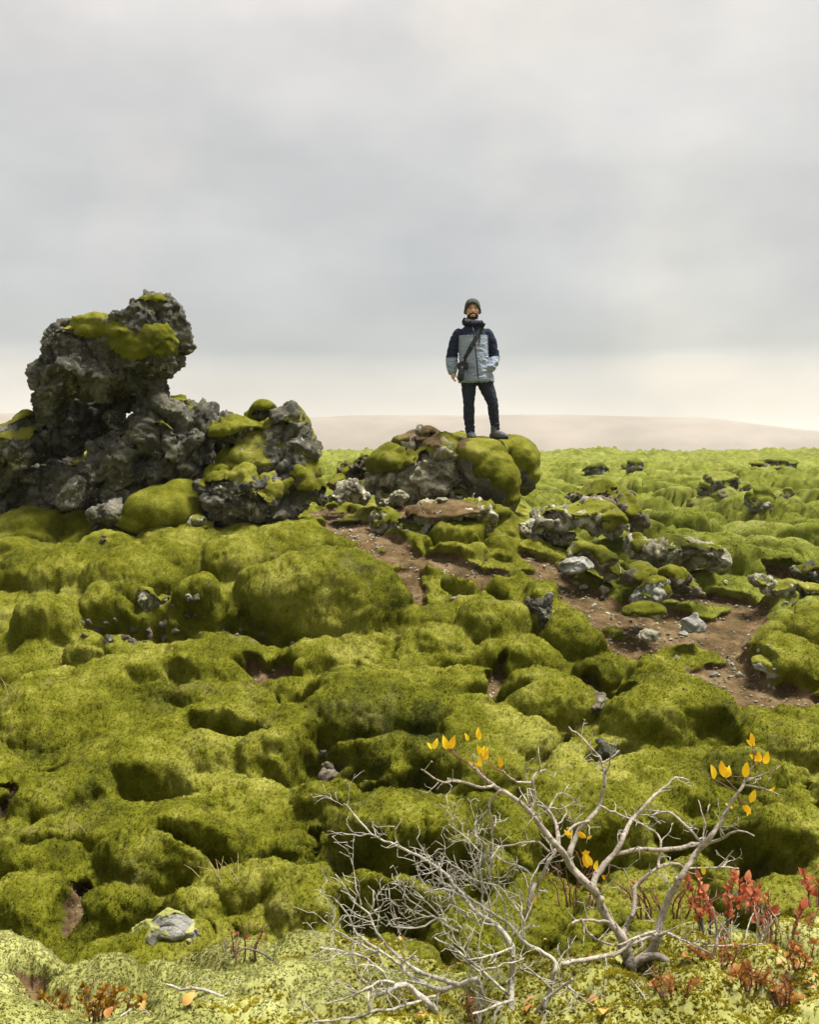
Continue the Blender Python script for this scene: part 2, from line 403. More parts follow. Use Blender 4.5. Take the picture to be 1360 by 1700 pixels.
PITS = [(200, 1042, 44, .45), (300, 1038, 50, .55), (410, 1048, 40, .5), (520, 1270, 60, .35), (600, 1300, 40, .3), (330, 1410, 30, .35), (820, 1160, 30, .25), (385, 1222, 44, .42), (278, 1132, 34, .22), (455, 1110, 40, .30), (268, 1300, 44, .32), (545, 1250, 50, .30), (380, 1420, 34, .3), (500, 1165, 26, .24), (1140, 1405, 55, .4), (610, 1420, 70, .34),
        (325, 1010, 30, .25), (520, 1048, 90, .18), (370, 1030, 50, .22), (740, 1440, 60, .4), (470, 1430, 50, .3), (90, 1290, 30, .2), (100, 1400, 30, .25), (580, 1300, 40, .2), (1010, 1250, 26, .25), (690, 1290, 40, .25),
        (1180, 1230, 40, .2), (960, 1420, 60, .3), (140, 1100, 24, .15), (1230, 1440, 60, .3), (640, 1500, 60, .3), (1000, 1155, 26, .25), (780, 1160, 24, .12)]
SOIL_POLY = [([(880, 935), (925, 955), (975, 1000), (1040, 1050), (1120, 1085), (1200, 1115), (1290, 1160)], [30, 42, 56, 62, 64, 56, 36]),
             ([(1080, 1020), (1160, 1050), (1230, 1010)], [54, 62, 44]), ([(1060, 955), (1110, 985), (1190, 1000)], [26, 30, 34]),
             ([(550, 850), (590, 880), (630, 905), (700, 925), (790, 945), (850, 940)], [40, 46, 40, 26, 22, 18]), ([(545, 815), (600, 835)], [20, 24]),
             ([(140, 1475), (135, 1505)], [26, 20]), ([(440, 1112), (470, 1112)], [24, 20]), ([(985, 1150), (1000, 1165)], [22, 20]),
             ([(815, 1135), (830, 1120)], [16, 16]), ([(680, 960), (700, 1010)], [22, 16]), ([(1290, 955), (1340, 975)], [24, 24]), ([(1250, 1150), (1330, 1150)], [20, 20]),
             ([(0, 1630), (30, 1640)], [30, 24]), ([(1345, 905), (1360, 905)], [14, 14]), ([(1245, 780), (1275, 783)], [14, 16]), ([(10, 1310), (25, 1330)], [14, 16])]
# ------------------------------------------------------------------ polar sheet: dense where the photograph looks, coarse around and behind
RS = np.concatenate([np.linspace(0.3, 1.25, 14, endpoint=False), np.geomspace(1.25, 3.1, 190, endpoint=False), np.geomspace(3.1, 4.3, 40, endpoint=False),
                     np.geomspace(4.3, 13, 430, endpoint=False), np.geomspace(13, 45, 140, endpoint=False), np.geomspace(45, 200, 56, endpoint=False), np.geomspace(200, 2700, 18)])
TH = np.concatenate([np.radians(np.linspace(-180, -29, 34, endpoint=False)), np.radians(np.linspace(-29, 29, 620, endpoint=False)), np.radians(np.linspace(29, 180, 34, endpoint=False))])
nr, nth = len(RS), len(TH)
rr, tt = np.meshgrid(RS, TH, indexing='ij')
GX = (rr * np.sin(tt)).ravel(); GY = (rr * np.cos(tt)).ravel(); RR = rr.ravel()
P2 = np.stack([GX, GY, np.zeros_like(GX)], 1).astype(np.float32)
wx = 0.10 * perlin(P2, 1.7) + 0.05 * perlin(P2, 4.3, 9.0); wy = 0.10 * perlin(P2, 1.7, 31.0) + 0.05 * perlin(P2, 4.3, 57.0)
QX, QY = GX + wx, GY + wy
Bz = base_z(GX, GY)
ON = (GY > 0)
fgm = ((1 - sstep(2.75, 3.2, RR)) * 1.0)
slope_m = sstep(3.6, 4.4, RR) * (1 - sstep(11.0, 14.0, RR))
field_m = sstep(10.5, 14.0, RR)
leftm = 1 - sstep(0.12 * RR, 0.12 * RR + 1.4, GX)
fieldish = np.maximum(field_m, sstep(8.3, 9.6, RR) * (1 - leftm))
H = np.zeros_like(GX)
c1 = cells(QX, QY, 0.62, 0.34, 0.60, 3)
c2 = cells(QX * 0.8 + 5, QY, 0.30, 0.36, 0.62, 11)
p1, ph1 = pillows(QX + 0.10 * perlin(P2, 3.1, 5.0), QY * 1.2, 0.86, 4, 0.36); p2, ph2 = pillows(QX * 0.9, QY * 1.2 + 0.06 * perlin(P2, 5.0, 15.0), 0.33, 9, 0.45)
open1 = sstep(-0.55, 0.15, perlin(P2, 0.9, 12.0)); open2 = sstep(-0.2, 0.5, perlin(P2, 1.5, 33.0))
H = (0.27 * ((p1 - 1) * open1 + 1) * (0.55 + 0.6 * ph1) + 0.065 * ((p2 - 1) * open2 + 1) + 0.05 * c1 - 0.24) * slope_m * (1 - fieldish)
f1 = cells(QX * 0.75, QY, 0.62, 0.30, 0.58, 5, 2.6, 0.5); f2 = cells(QX * 0.7 + 9, QY + 3, 1.25, 0.28, 0.52, 8, 2.6, 0.5); f3 = cells(QX * 0.65, QY, 0.36, 0.3, 0.58, 2, 2.6, 0.5)
f4 = cells(QX * 0.5, QY, 5.5, 0.3, 0.6, 14)
fm = sstep(-0.6, 0.9, perlin(P2, 0.16, 3.0))
r1, rh1 = pillows(QX * 0.75, QY, 0.75, 15, 0.5); r2, rh2 = pillows(QX * 0.8 + 0.1 * perlin(P2, 1.4, 2.0), QY + 2, 1.35, 17, 0.4); r3, rh3 = pillows(QX * 0.8, QY, 0.40, 19, 0.5)
Hf = 0.31 * r1 * (0.4 + 0.8 * rh1) + 0.36 * r2 * (0.3 + 0.95 * rh2) + 0.09 * r3 * (0.4 + 0.8 * rh3) + 0.30 * f2 * fm - 0.33 + 1.0 * f4 * sstep(40, 90, RR) * fm
Hf = np.where(RR < 18, -0.06 + (Hf + 0.06) * (0.55 + 0.45 * sstep(10, 17, RR)), Hf)
H = np.where(fieldish > 0, smax(H, Hf * fieldish, 0.03), H)
for (px, py, hw, df, hf) in CUSH:
    x0, y0 = hit_base(px, py)
    a = hw / F * y0; b = a * df * 1.15; h = a * hf * 0.9
    y0 = y0 + b * 0.45
    sel = np.where((np.abs(QX - x0) < a * 1.3) & (np.abs(QY - y0) < b * 1.3))[0]
    if not len(sel): continue
    d = np.sqrt(((QX[sel] - x0) / (a * 1.08)) ** 2 + ((QY[sel] - y0) / b) ** 2)
    v = h * np.clip(1 - d ** 2.3, 0, 1) ** 0.55
    H[sel] = smax(H[sel], v * 0.78 + 0.08 * (v > 0) * np.clip(1 - d ** 3, 0, 1), 0.02)
PWX = 0.30 * perlin(P2, 2.1, 13.0) + 0.14 * perlin(P2, 5.5, 19.0); PWY = 0.26 * perlin(P2, 2.1, 43.0) + 0.12 * perlin(P2, 5.5, 49.0)
for (px, py, hw, dep) in PITS:
    x0, y0 = hit_base(px, py); a = hw / F * y0 * 0.8
    sel = np.where((np.abs(QX - x0) < a * 3) & (np.abs(QY - y0) < a * 3))[0]
    if not len(sel): continue
    kk = min(1.0, a / 0.25)
    d = np.sqrt(((GX[sel] + PWX[sel] * kk - x0) / 1.5) ** 2 + ((GY[sel] + PWY[sel] * kk - y0) / 0.75) ** 2) / a
    H[sel] -= dep * 0.80 * np.exp(-d ** 3)
# bare soil
soil = np.zeros_like(GX)
WX2 = GX + 0.10 * perlin(P2, 2.6, 77.0) + 0.05 * perlin(P2, 7.0, 21.0); WY2 = GY + 0.12 * perlin(P2, 2.6, 91.0) + 0.05 * perlin(P2, 7.0, 41.0)
for pts, hws in SOIL_POLY:
    W_ = [hit_base(*p) for p in pts]
    for (p0, p1, h0, h1) in zip(W_[:-1], W_[1:], hws[:-1], hws[1:]):
        r0, r1 = h0 / F * p0[1], h1 / F * p1[1]
        lim = max(r0, r1) * 2.5 + 0.2; mx, my = (p0[0] + p1[0]) / 2, (p0[1] + p1[1]) / 2; ln = math.dist(p0, p1) / 2 + lim
        sel = np.where((np.abs(GX - mx) < ln) & (np.abs(GY - my) < ln))[0]
        if not len(sel): continue
        vx, vy = p1[0] - p0[0], p1[1] - p0[1]; l2 = vx * vx + vy * vy + 1e-9
        t = np.clip(((WX2[sel] - p0[0]) * vx + (WY2[sel] - p0[1]) * vy) / l2, 0, 1)
        dx = WX2[sel] - p0[0] - t * vx; dy = (WY2[sel] - p0[1] - t * vy) * 0.62
        d = np.sqrt(dx * dx + dy * dy) / (r0 + (r1 - r0) * t)
        soil[sel] = np.maximum(soil[sel], 1 - sstep(0.75, 1.2, d))
bk = fbm(P2, 1.25, 3, 0.55, 88.0)
flat = soil
soil = soil * (1 - 0.8 * sstep(0.26, 0.46, bk) * (RR > 6.0))
H = np.where(soil > 0, H * (1 - 0.92 * flat) - 0.06 * soil, H)
# foreground bank lumps
g1 = cells(QX + 3, QY, 0.34, 0.45, 0.8, 21); g2 = cells(QX, QY + 2, 0.13, 0.45, 0.8, 23)
Hg = (0.08 * g1 + 0.030 * g2 - 0.035) * fgm * sstep(0.8, 1.5, RR)
H = H + Hg
Z = CAMZ + Bz + H
# cushions lean out over the gap in front of them
lean = 0.70 * slope_m * (1 - fieldish) * np.clip(H + 0.15, -0.05, 0.7) * (1 - soil) + (0.4 + 0.45 * sstep(11, 18, RR)) * fieldish * np.clip(H + 0.25, 0, 0.7) * (1 - soil)
VX = GX.copy(); VY = GY - lean
V = np.stack([VX, VY, Z], 1).astype(np.float32)
def grid_normals(V):
    A = V.reshape(nr, nth, 3)
    dr = np.gradient(A, axis=0); dt = np.roll(A, -1, 1) - np.roll(A, 1, 1)
    n = np.cross(dt, dr); n /= np.linalg.norm(n, axis=2, keepdims=True) + 1e-9
    n *= np.where(n[..., 2:3] < -0.999, -1, 1)
    return n.reshape(-1, 3)
Nm = grid_normals(V)
if Nm[:, 2].mean() < 0: Nm = -Nm
inv = ON & (np.abs(np.arctan2(GX, GY)) < math.radians(31)) & (RR < 60)
I = np.where(inv)[0]
d1 = np.zeros_like(GX)
q = V[I]
lump = fbm(q, 5.5, 2, 0.5) * 0.026 + fbm(q, 15.0, 3, 0.6, 5.0) * 0.015
grain = perlin(q, 62.0, 3.0) * 0.0050 + perlin(q, 130.0, 8.0) * 0.0032
fs = np.where(RR[I] < 3.2, 0.55, 1.0) * np.where(fieldish[I] > 0.5, 0.3, 1.0)
d1[I] = (lump * fs + grain * np.where(RR[I] < 3.2, 0.7, 1.0)) * (1 - 0.6 * soil[I])
# earth: clods and a stony surface
sI = I[soil[I] > 0.3]
if len(sI): d1[sI] += fbm(V[sI], 7.0, 4, 0.6, 40.0) * 0.022 * soil[sI]
V = V + Nm * d1[:, None].astype(np.float32)
# ------------------------------------------------------------------ split into the pieces of the setting
ii, jj = np.meshgrid(np.arange(nr - 1), np.arange(nth), indexing='ij')
j2 = (jj + 1) % nth
Q = np.stack([(ii * nth + jj).ravel(), (ii * nth + j2).ravel(), ((ii + 1) * nth + j2).ravel(), ((ii + 1) * nth + jj).ravel()], 1)
# orientation: make faces point up
fc = soil[Q].mean(1); fr = RR[Q].mean(1); fx = fieldish[Q].mean(1)
SOILN = 0.16 * fbm(V[Q[:, 0]], 14.0, 2, 0.6, 60.0)
reg = np.where(fr < 3.3, 0, np.where(fx > 0.5, 2, 1))
reg = np.where((fc + SOILN > 0.62) & (fr > 3.3), 3, reg)
names = ['foreground_moss_ground', 'mossy_slope_ground', 'moss_lava_field', 'dirt_path']
labels = ['pale yellow-green moss bank in the foreground under the shrubs', 'slope of swollen green moss cushions with dark hollows below the man',
          'open field of moss-covered lava humps running to the horizon', 'trodden reddish brown soil path winding between stones and moss']
mats = [M['pale_moss'], M['moss'], M['field_moss'], M['soil']]
for k in range(4):
    q_ = Q[reg == k]; u, inv_ = np.unique(q_, return_inverse=True); q2 = inv_.reshape(q_.shape)[:, ::-1]
    v_ = V[u]
    e1 = v_[q2[:200, 1]] - v_[q2[:200, 0]]; e2 = v_[q2[:200, 2]] - v_[q2[:200, 0]]
    if np.cross(e1, e2)[:, 2].mean() < 0: q2 = q2[:, ::-1]
    me = mesh_np(names[k], v_, q2)
    a = me.attributes.new('soil', 'FLOAT', 'POINT'); a.data.foreach_set('value', soil[u].astype(np.float32))
    o = link(names[k], me, mats[k]); tag(o, labels[k], None, None, 'structure')
PXA = np.where(V[:, 1] > 0.3, CX + V[:, 0] / np.maximum(V[:, 1], 1e-3) * F, -9999); PYA = HY - (V[:, 2] - CAMZ) / np.maximum(V[:, 1], 1e-3) * F
VIS = np.where((V[:, 1] > 0.3) & (PXA > -150) & (PXA < 1510) & (PYA > 600) & (PYA < 1900))[0]
vX, vY, vD = PXA[VIS], PYA[VIS], V[VIS, 1]
def hit(px, py, tol=5.0):
    """first ground point seen along a photo pixel"""
    for t in (tol, tol * 2, tol * 4):
        s = np.where((np.abs(vX - px) < t) & (np.abs(vY - py) < t))[0]
        if len(s):
            k = s[np.argmin(vD[s] + 0.05 * np.hypot(vX[s] - px, vY[s] - py) / t)]
            return Vector(V[VIS[k]].tolist())
    x, y = hit_base(px, py); return Vector((x, y, CAMZ + float(base_z(x, y))))
def drop(x, y):
    d = np.hypot(V[VIS, 0] - x, V[VIS, 1] - y); k = np.argsort(d)[:6]
    return float(V[VIS[k], 2].max())
# ------------------------------------------------------------------ distant hill
def hill(name, label, prof_px, Y, depth, mat):
    xs = np.array([p[0] for p in prof_px], float); ys = np.array([p[1] for p in prof_px], float)
    px = np.linspace(xs[0], xs[-1], 160); top = np.interp(px, xs, ys)
    k = np.hanning(9); k /= k.sum(); top = np.convolve(np.pad(top, 4, mode='edge'), k, 'valid')
    X = (px - CX) / F * Y; Zt = CAMZ + (HY - top) / F * Y
    nrow = 24; u = np.linspace(0, 1, nrow)
    Vv = np.zeros((nrow, len(px), 3), np.float32)
    for i, t in enumerate(u):
        yy = Y - depth * 0.5 + depth * t
        shape = math.sin(math.pi * min(t, 0.999) ** 0.8) ** 0.7
        Vv[i, :, 0] = X; Vv[i, :, 1] = yy; Vv[i, :, 2] = -18 + (Zt + 18) * shape
    Vf = Vv.reshape(-1, 3); Vf[:, 2] += fbm(Vf, 0.006, 3) * 3.0 * np.clip((Vf[:, 2] + 18) / 30, 0, 1)
    a, b = np.meshgrid(np.arange(nrow - 1), np.arange(len(px) - 1), indexing='ij'); n = len(px)
    q = np.stack([(a * n + b).ravel(), (a * n + b + 1).ravel(), ((a + 1) * n + b + 1).ravel(), ((a + 1) * n + b).ravel()], 1)
    return tag(link(name, mesh_np(name, Vf, q), mat), label, None, None, 'structure')
def hill_mat():
    m, t, b = new_mat('heather_hill'); pos = coords(t)
    c = ramp_node(t, noise_node(t, pos, 0.012, 5, 0.6), [(0.35, (0.15, 0.122, 0.105)), (0.65, (0.22, 0.18, 0.155))])
    L(t, c, b.inputs['Base Color']); b.inputs['Roughness'].default_value = 1.0; b.inputs['Specular IOR Level'].default_value = 0.0
    return m
M['hill'] = hill_mat()
hill('distant_hill', 'long low pale brown hill fading into haze on the horizon',
     [(-900, 725), (-300, 705), (0, 688), (200, 696), (430, 700), (545, 694), (700, 691), (860, 690.5), (1010, 693), (1150, 697), (1240, 709), (1310, 717), (1400, 721), (1700, 728), (2300, 742)], 1500.0, 700.0, M['hill'])
# ------------------------------------------------------------------ haze
hb = MB(); hb.box((0, 800, 14), (2900, 2900, 48)); 
hm = bpy.data.materials.new('haze_air'); hm.use_nodes = True; ht = hm.node_tree; ht.nodes.clear()
ho = N(ht, 'ShaderNodeOutputMaterial'); hv = N(ht, 'ShaderNodeVolumePrincipled')
hv.inputs['Density'].default_value = 0.00032; hv.inputs['Color'].default_value = (0.93, 0.93, 0.95, 1); hv.inputs['Anisotropy'].default_value = 0.2
L(ht, hv.outputs[0], ho.inputs['Volume'])
haze = hb.obj('haze', hm, smooth=False); tag(haze, 'thin pale mist over the lava field and the far hill', None, None, 'stuff')
# ------------------------------------------------------------------ rocks
def chunk(c, r, seed, cuts=9, cut=(0.50, 0.90), rz=0.0, base=0):
    """angular block: an ellipsoid with faces struck off"""
    rg = random.Random(seed)
    planes = []
    for _ in range(cuts):
        v = Vector((rg.gauss(0, 1), rg.gauss(0, 1), rg.gauss(0, 1))).normalized(); planes.append((v, rg.uniform(*cut)))
    V, Fl = ellipsoid((0, 0, 0), (1, 1, 1), base, 36, 22)
    out = []; R = Matrix.Rotation(rz, 3, 'Z')
    for v in V:
        d = v.normalized(); k = 1.0
        for n, dd in planes:
            x = d.dot(n)
            if x > 1e-3: k = min(k, dd / x)
        w = Vector((d.x * k * r[0], d.y * k * r[1], d.z * k * r[2]))
        out.append(Vector(c) + R @ w)
    return out, Fl
def worley3(p, sc, seed=0):
    """cell distances and a tilted facet per cell (metres)"""
    q = p * sc; i = np.floor(q).astype(np.int32)
    f1 = np.full(len(p), 9.0, np.float32); f2 = f1.copy(); fac = np.zeros(len(p), np.float32)
    for a in (-1, 0, 1):
        for b in (-1, 0, 1):
            for c in (-1, 0, 1):
                cx, cy, cz = i[:, 0] + a, i[:, 1] + b, i[:, 2] + c
                h = PERM[PERM[PERM[(cx + seed) & 255] + (cy & 255)] + (cz & 255)]
                r = RT[h]; g = G3[(h + 91) & 255]
                dx, dy, dz = q[:, 0] - cx - r[:, 0], q[:, 1] - cy - r[:, 1], q[:, 2] - cz - r[:, 2]
                d = np.sqrt(dx * dx + dy * dy + dz * dz)
                f2 = np.minimum(f2, np.maximum(f1, d))
                cl = d < f1
                fac = np.where(cl, (g[:, 0] * dx + g[:, 1] * dy + g[:, 2] * dz + (r[:, 3] - 0.5) * 0.35) / sc, fac)
                f1 = np.where(cl, d, f1)
    return f1, f2, fac
def slab(poly, Y, dY, depth):
    """block with a given outline: front, middle and back faces of a thick slab, rounded over at front and back"""
    n = len(poly); cx = sum(p[0] for p in poly) / n; cy = sum(p[1] for p in poly) / n; V = []; s = (Y + dY) / Y
    for (k, d) in ((0.70, -0.5), (0.92, -0.36), (1.0, -0.05), (0.97, 0.2), (0.75, 0.5)):
        for p in poly:
            q = at(cx + (p[0] - cx) * k * 0.955, cy + (p[1] - cy) * k * 0.965, Y + dY); V.append(Vector((q.x, Y + dY + d * depth, q.z)))
    Fl = []
    for i in range(4):
        for k in range(n): Fl.append((i * n + k, (i + 1) * n + k, (i + 1) * n + (k + 1) % n, i * n + (k + 1) % n))
    # end faces as fans
    for base, rev in ((0, False), (4 * n, True)):
        c = sum((V[base + k] for k in range(n)), Vector()) / n; V.append(c); ci = len(V) - 1
        for k in range(n):
            f = (ci, base + k, base + (k + 1) % n); Fl.append(f[::-1] if rev else f)
    return V, Fl
def rock(name, label, Y, blobs, mat, voxel=None, rough=1.0, moss=None, seed=1, cat='rock', group=None, moss_mat=None, sit=None, kind=None, slabs=(), cut=(0.50, 0.90), smooth=1):
    """blobs in photo pixels: (px, py, rx, ry, depth_m or None, dY[, smooth])
       moss: dict(bias=.., thick=.., zones=[(px,py,rx,ry,w)]) builds a cushion layer as a part"""
    mb = MB(); s = Y / F
    lo = 1e9
    for (poly, dY, depth) in slabs:
        mb.add(slab(poly, Y, dY, depth)); lo = min(lo, min(v.z for v in mb.V))
    for k, bl in enumerate(blobs):
        px, py, rx, ry, dep, dY = bl[:6]; rd = len(bl) > 6 and bl[6]
        c = at(px, py, Y); c.y += dY
        # keep the apparent place and size when moved in depth
        kx = (Y + dY) / Y; c.x *= kx; c.z = CAMZ + (c.z - CAMZ) * kx
        r = (rx * s * kx, dep if dep else (rx + ry) * 0.5 * s, ry * s * kx)
        lo = min(lo, c.z - r[2])
        if rd: mb.ell(c, r, 28, 18)
        else: mb.add(chunk(c, [q * 1.08 for q in r], seed * 100 + k, cuts=12, cut=cut))
    xs = [v.x for v in mb.V]; ys = [v.y for v in mb.V]
    org = Vector(((min(xs) + max(xs)) / 2, (min(ys) + max(ys)) / 2, lo))
    me = remesh([v - org for v in mb.V], mb.F, voxel or 0.02, smooth)
    P, Nn = mesh_arrays(me); Wp = P + np.array(org, np.float32) + seed * 3.7
    ext = np.ptp(P, axis=0).max(); a = rough * min(1.0, ext / 1.2) ** 0.7
    wq = Wp + np.stack([fbm(Wp, 3.0, 2, .5, 3.), fbm(Wp, 3.0, 2, .5, 33.), fbm(Wp, 3.0, 2, .5, 63.)], 1).astype(np.float32) * 0.10
    k1 = 2.6 / max(0.35, min(1.2, ext))
    f1, f2, fa = worley3(wq, k1, seed); _, _, fb = worley3(wq, k1 * 2.7, seed + 3); g1_, g2_, fc_ = worley3(wq, k1 * 6.5, seed + 6)
    ves = np.maximum(0, perlin(Wp, 26.0, 5.0) - 0.2)
    disp = a * (0.045 * fbm(Wp, 2.0, 2) + 0.34 * fa + 0.26 * fb + 0.16 * fc_ - 0.05 * np.exp(-((f2 - f1) / 0.07) ** 2) + 0.030 * (1 - 2.2 * np.abs(fbm(Wp, 6.0, 3, 0.6, 7.0)))
                + 0.014 * fbm(Wp, 16.0, 3, 0.65, 2.0) - 0.030 * ves - 0.035)
    R_ = P + Nn * disp[:, None].astype(np.float32)
    T = tri_faces(me)
    base_P, base_N = P, Nn
    set_co(me, R_)
    o = link(name, me, mat, None, org); tag(o, label, cat, group, kind)
    if moss:
        wp = R_ + np.array(org, np.float32)
        n_ = fbm(wp, 3.2, 3, 0.55, 11.0) + 0.45 * fbm(wp, 11.0, 2, 0.6, 6.0)
        m = (base_N[:, 2] - 0.55) * 1.6 + 0.55 * n_ + moss.get('bias', 0.0)
        px = CX + wp[:, 0] / wp[:, 1] * F; py = HY - (wp[:, 2] - CAMZ) / wp[:, 1] * F
        for (zx, zy, rx, ry, w) in moss.get('zones', []):
            d = ((px - zx) / rx) ** 2 + ((py - zy) / ry) ** 2
            m = m + w * np.exp(-d * d * 0.8)
        th = moss.get('thick', 0.035)
        off = np.clip(m * 0.9, -0.6, 1.0) * th * (0.7 if moss.get('bias', 0) < 1 else 1.0)
        grainy = perlin(wp, 60.0) * 0.004 + perlin(wp, 120.0, 4.0) * 0.003 + fbm(wp, 9.0, 2) * 0.010
        lowd = a * (0.055 * fbm(Wp, 2.6, 2) + 0.03 * np.minimum(f2 - f1, 0.3))
        base_d = np.maximum(disp - 0.02 * a, lowd)
        MV = base_P + base_N * (base_d + off + np.where(m > 0, grainy, 0))[:, None].astype(np.float32)
        keep = (m[T] > -0.35).any(1)
        Tk = T[keep]
        if len(Tk):
            u, iv = np.unique(Tk, return_inverse=True)
            px_u, py_u = px[u], py[u]
            sv = np.zeros(len(u), np.float32)
            for (zx, zy, rx, ry, w) in moss.get('soil', []):
                d = ((px_u - zx) / rx) ** 2 + ((py_u - zy) / ry) ** 2
                sv = np.maximum(sv, w * np.exp(-d * d * 0.8))
            lab = np.arange(len(u)); TT = iv.reshape(-1, 3)
            while True:                                   # connected cushions
                mn = lab[TT].min(1); new = lab.copy()
                for k in range(3): np.minimum.at(new, TT[:, k], mn)
                new = new[new]
                if (new == lab).all(): break
                lab = new
            fl_ = lab[TT[:, 0]]; ids, cnt = np.unique(fl_, return_counts=True)
            for idn, ct in sorted(zip(ids, cnt), key=lambda q: -q[1])[:9]:
                if ct < 60: continue
                tk = TT[fl_ == idn]; u2, i2 = np.unique(tk, return_inverse=True)
                mm = mesh_np('moss_cap', MV[u][u2], i2.reshape(-1, 3))
                at_ = mm.attributes.new('soil', 'FLOAT', 'POINT'); at_.data.foreach_set('value', sv[u2])
                link('moss_cap', mm, moss_mat or M['moss'], o)
    return o
# --- big outcrop on the left: head, arch, legs
rock('lava_outcrop', 'tall dark lava outcrop with an overhanging head and a hollow underneath', 10.2, [
    (106, 600, 28, 42, .34, -.32), (128, 612, 40, 46, .32, -.42), (176, 616, 46, 44, .34, -.40), (226, 608, 46, 44, .36, -.32), (284, 560, 22, 54, .3, -.05), (264, 512, 34, 18, .3, -.1), (218, 636, 32, 24, .28, -.2), (160, 560, 40, 28, .3, -.25),
    (88, 655, 30, 34, .3, -.25), (112, 562, 16, 18, .22, -.1), (262, 672, 30, 44, .3, .0), (234, 702, 20, 40, .24, -.12),
    (205, 768, 50, 38, .36, -.40), (270, 740, 56, 50, .4, -.3), (320, 748, 42, 48, .36, -.2), (250, 790, 60, 30, .36, -.25), (165, 777, 28, 26, .28, -.4), (330, 704, 26, 28, .3, -.05), (360, 704, 36, 15, .26, .5), (300, 676, 26, 22, .26, .05),
    (195, 698, 26, 13, .15, .2), (110, 820, 110, 40, .5, .1), (230, 830, 120, 36, .5, .1), (84, 735, 60, 60, .2, .75), (236, 742, 66, 60, .2, .75), (150, 686, 90, 50, .2, .75), (155, 784, 80, 36, .3, .5), (210, 664, 56, 34, .2, .6), (352, 745, 34, 46, .3, .5), (30, 810, 70, 60, .5, .3), (340, 800, 40, 50, .4, .2)],
    M['basalt'], voxel=0.019, rough=1.0, seed=3, cat='rock formation',
    slabs=[([(60, 636), (66, 602), (72, 580), (84, 562), (94, 549), (103, 538), (109, 536), (114, 542), (127, 547), (138, 533), (148, 528), (180, 528), (213, 532), (218, 517), (228, 504), (243, 495), (262, 491), (286, 493), (300, 498), (307, 512), (306, 535), (311, 556), (308, 585), (306, 604), (296, 620), (286, 632), (268, 634), (256, 646), (236, 652), (205, 655), (170, 662), (135, 676), (105, 682), (70, 676), (64, 655)], -.12, 1.1),
           ([(58, 650), (110, 640), (122, 680), (112, 715), (98, 742), (70, 738), (60, 720), (56, 690)], -.05, .5),
           ([(150, 738), (178, 722), (215, 700), (228, 672), (262, 650), (282, 655), (305, 672), (332, 690), (348, 715), (350, 760), (340, 796), (300, 806), (250, 816), (200, 818), (155, 800), (138, 772)], .05, .9)],
    moss=dict(bias=-1.0, thick=0.06, zones=[(238, 572, 58, 32, 2.6), (172, 545, 44, 15, 1.6), (146, 550, 24, 14, 1.2), (310, 668, 28, 12, .8), (340, 690, 18, 12, .6), (258, 494, 40, 8, .5)]))
rock('lava_boulder', 'rounded grey lava boulder leaning on the outcrop at the left edge', 10.0, [(20, 735, 52, 50, .4, 0), (-40, 740, 60, 60, .4, .1), (40, 708, 26, 24, .25, .05)], M['basalt'], voxel=0.022, seed=5,
     moss=dict(bias=-0.75, thick=0.03, zones=[(30, 700, 40, 14, .3)]), cat='rock')
rock('lava_boulder', 'dark lava boulder with two green moss caps right of the outcrop', 9.7, [
    (405, 820, 66, 62, .45, 0), (375, 830, 42, 54, .35, -.05), (450, 830, 50, 48, .4, .05), (440, 745, 78, 52, .5, .35), (470, 715, 44, 38, .4, .4), (500, 770, 32, 62, .4, .3), (395, 715, 46, 26, .35, .2), (512, 810, 26, 36, .3, .2), (435, 692, 28, 18, .25, .4), (480, 810, 44, 44, .4, .2)],
    M['basalt'], voxel=0.02, seed=8, moss=dict(bias=-0.15, thick=0.055, zones=[(398, 715, 52, 26, 1.6), (405, 768, 50, 22, 1.6), (470, 812, 32, 14, .9), (520, 790, 20, 26, .7), (380, 860, 60, 50, -.8)]))
rock('moss_mound', 'smooth dark green moss mound in front of the outcrop', 9.6, [(275, 850, 66, 40, .4, 0, 1), (300, 828, 34, 28, .3, .1, 1), (240, 868, 38, 24, .3, -.05, 1)], M['basalt'], voxel=0.02, rough=.35, seed=9,
     moss=dict(bias=2.6, thick=0.03), cat='moss mound')
rock('lava_stone', 'squat brown-grey stone under the hollow of the outcrop', 9.5, [(125, 815, 22, 26, .2, 0), (112, 832, 26, 22, .2, 0)], M['basalt'], voxel=0.016, rough=.5, seed=15)
rock('lava_stone', 'broad dark stone lying between the outcrop and the moss mound', 9.5, [(180, 846, 34, 28, .25, 0), (205, 858, 20, 20, .2, 0)], M['basalt'], voxel=0.016, seed=13)
rock('lava_stone', 'low mossy stone at the foot of the two-capped boulder', 9.35, [(330, 868, 18, 14, .15, 0), (345, 876, 12, 9, .12, 0)], M['lichen_rock'], voxel=0.014, seed=14, moss=dict(bias=.2, thick=.02))
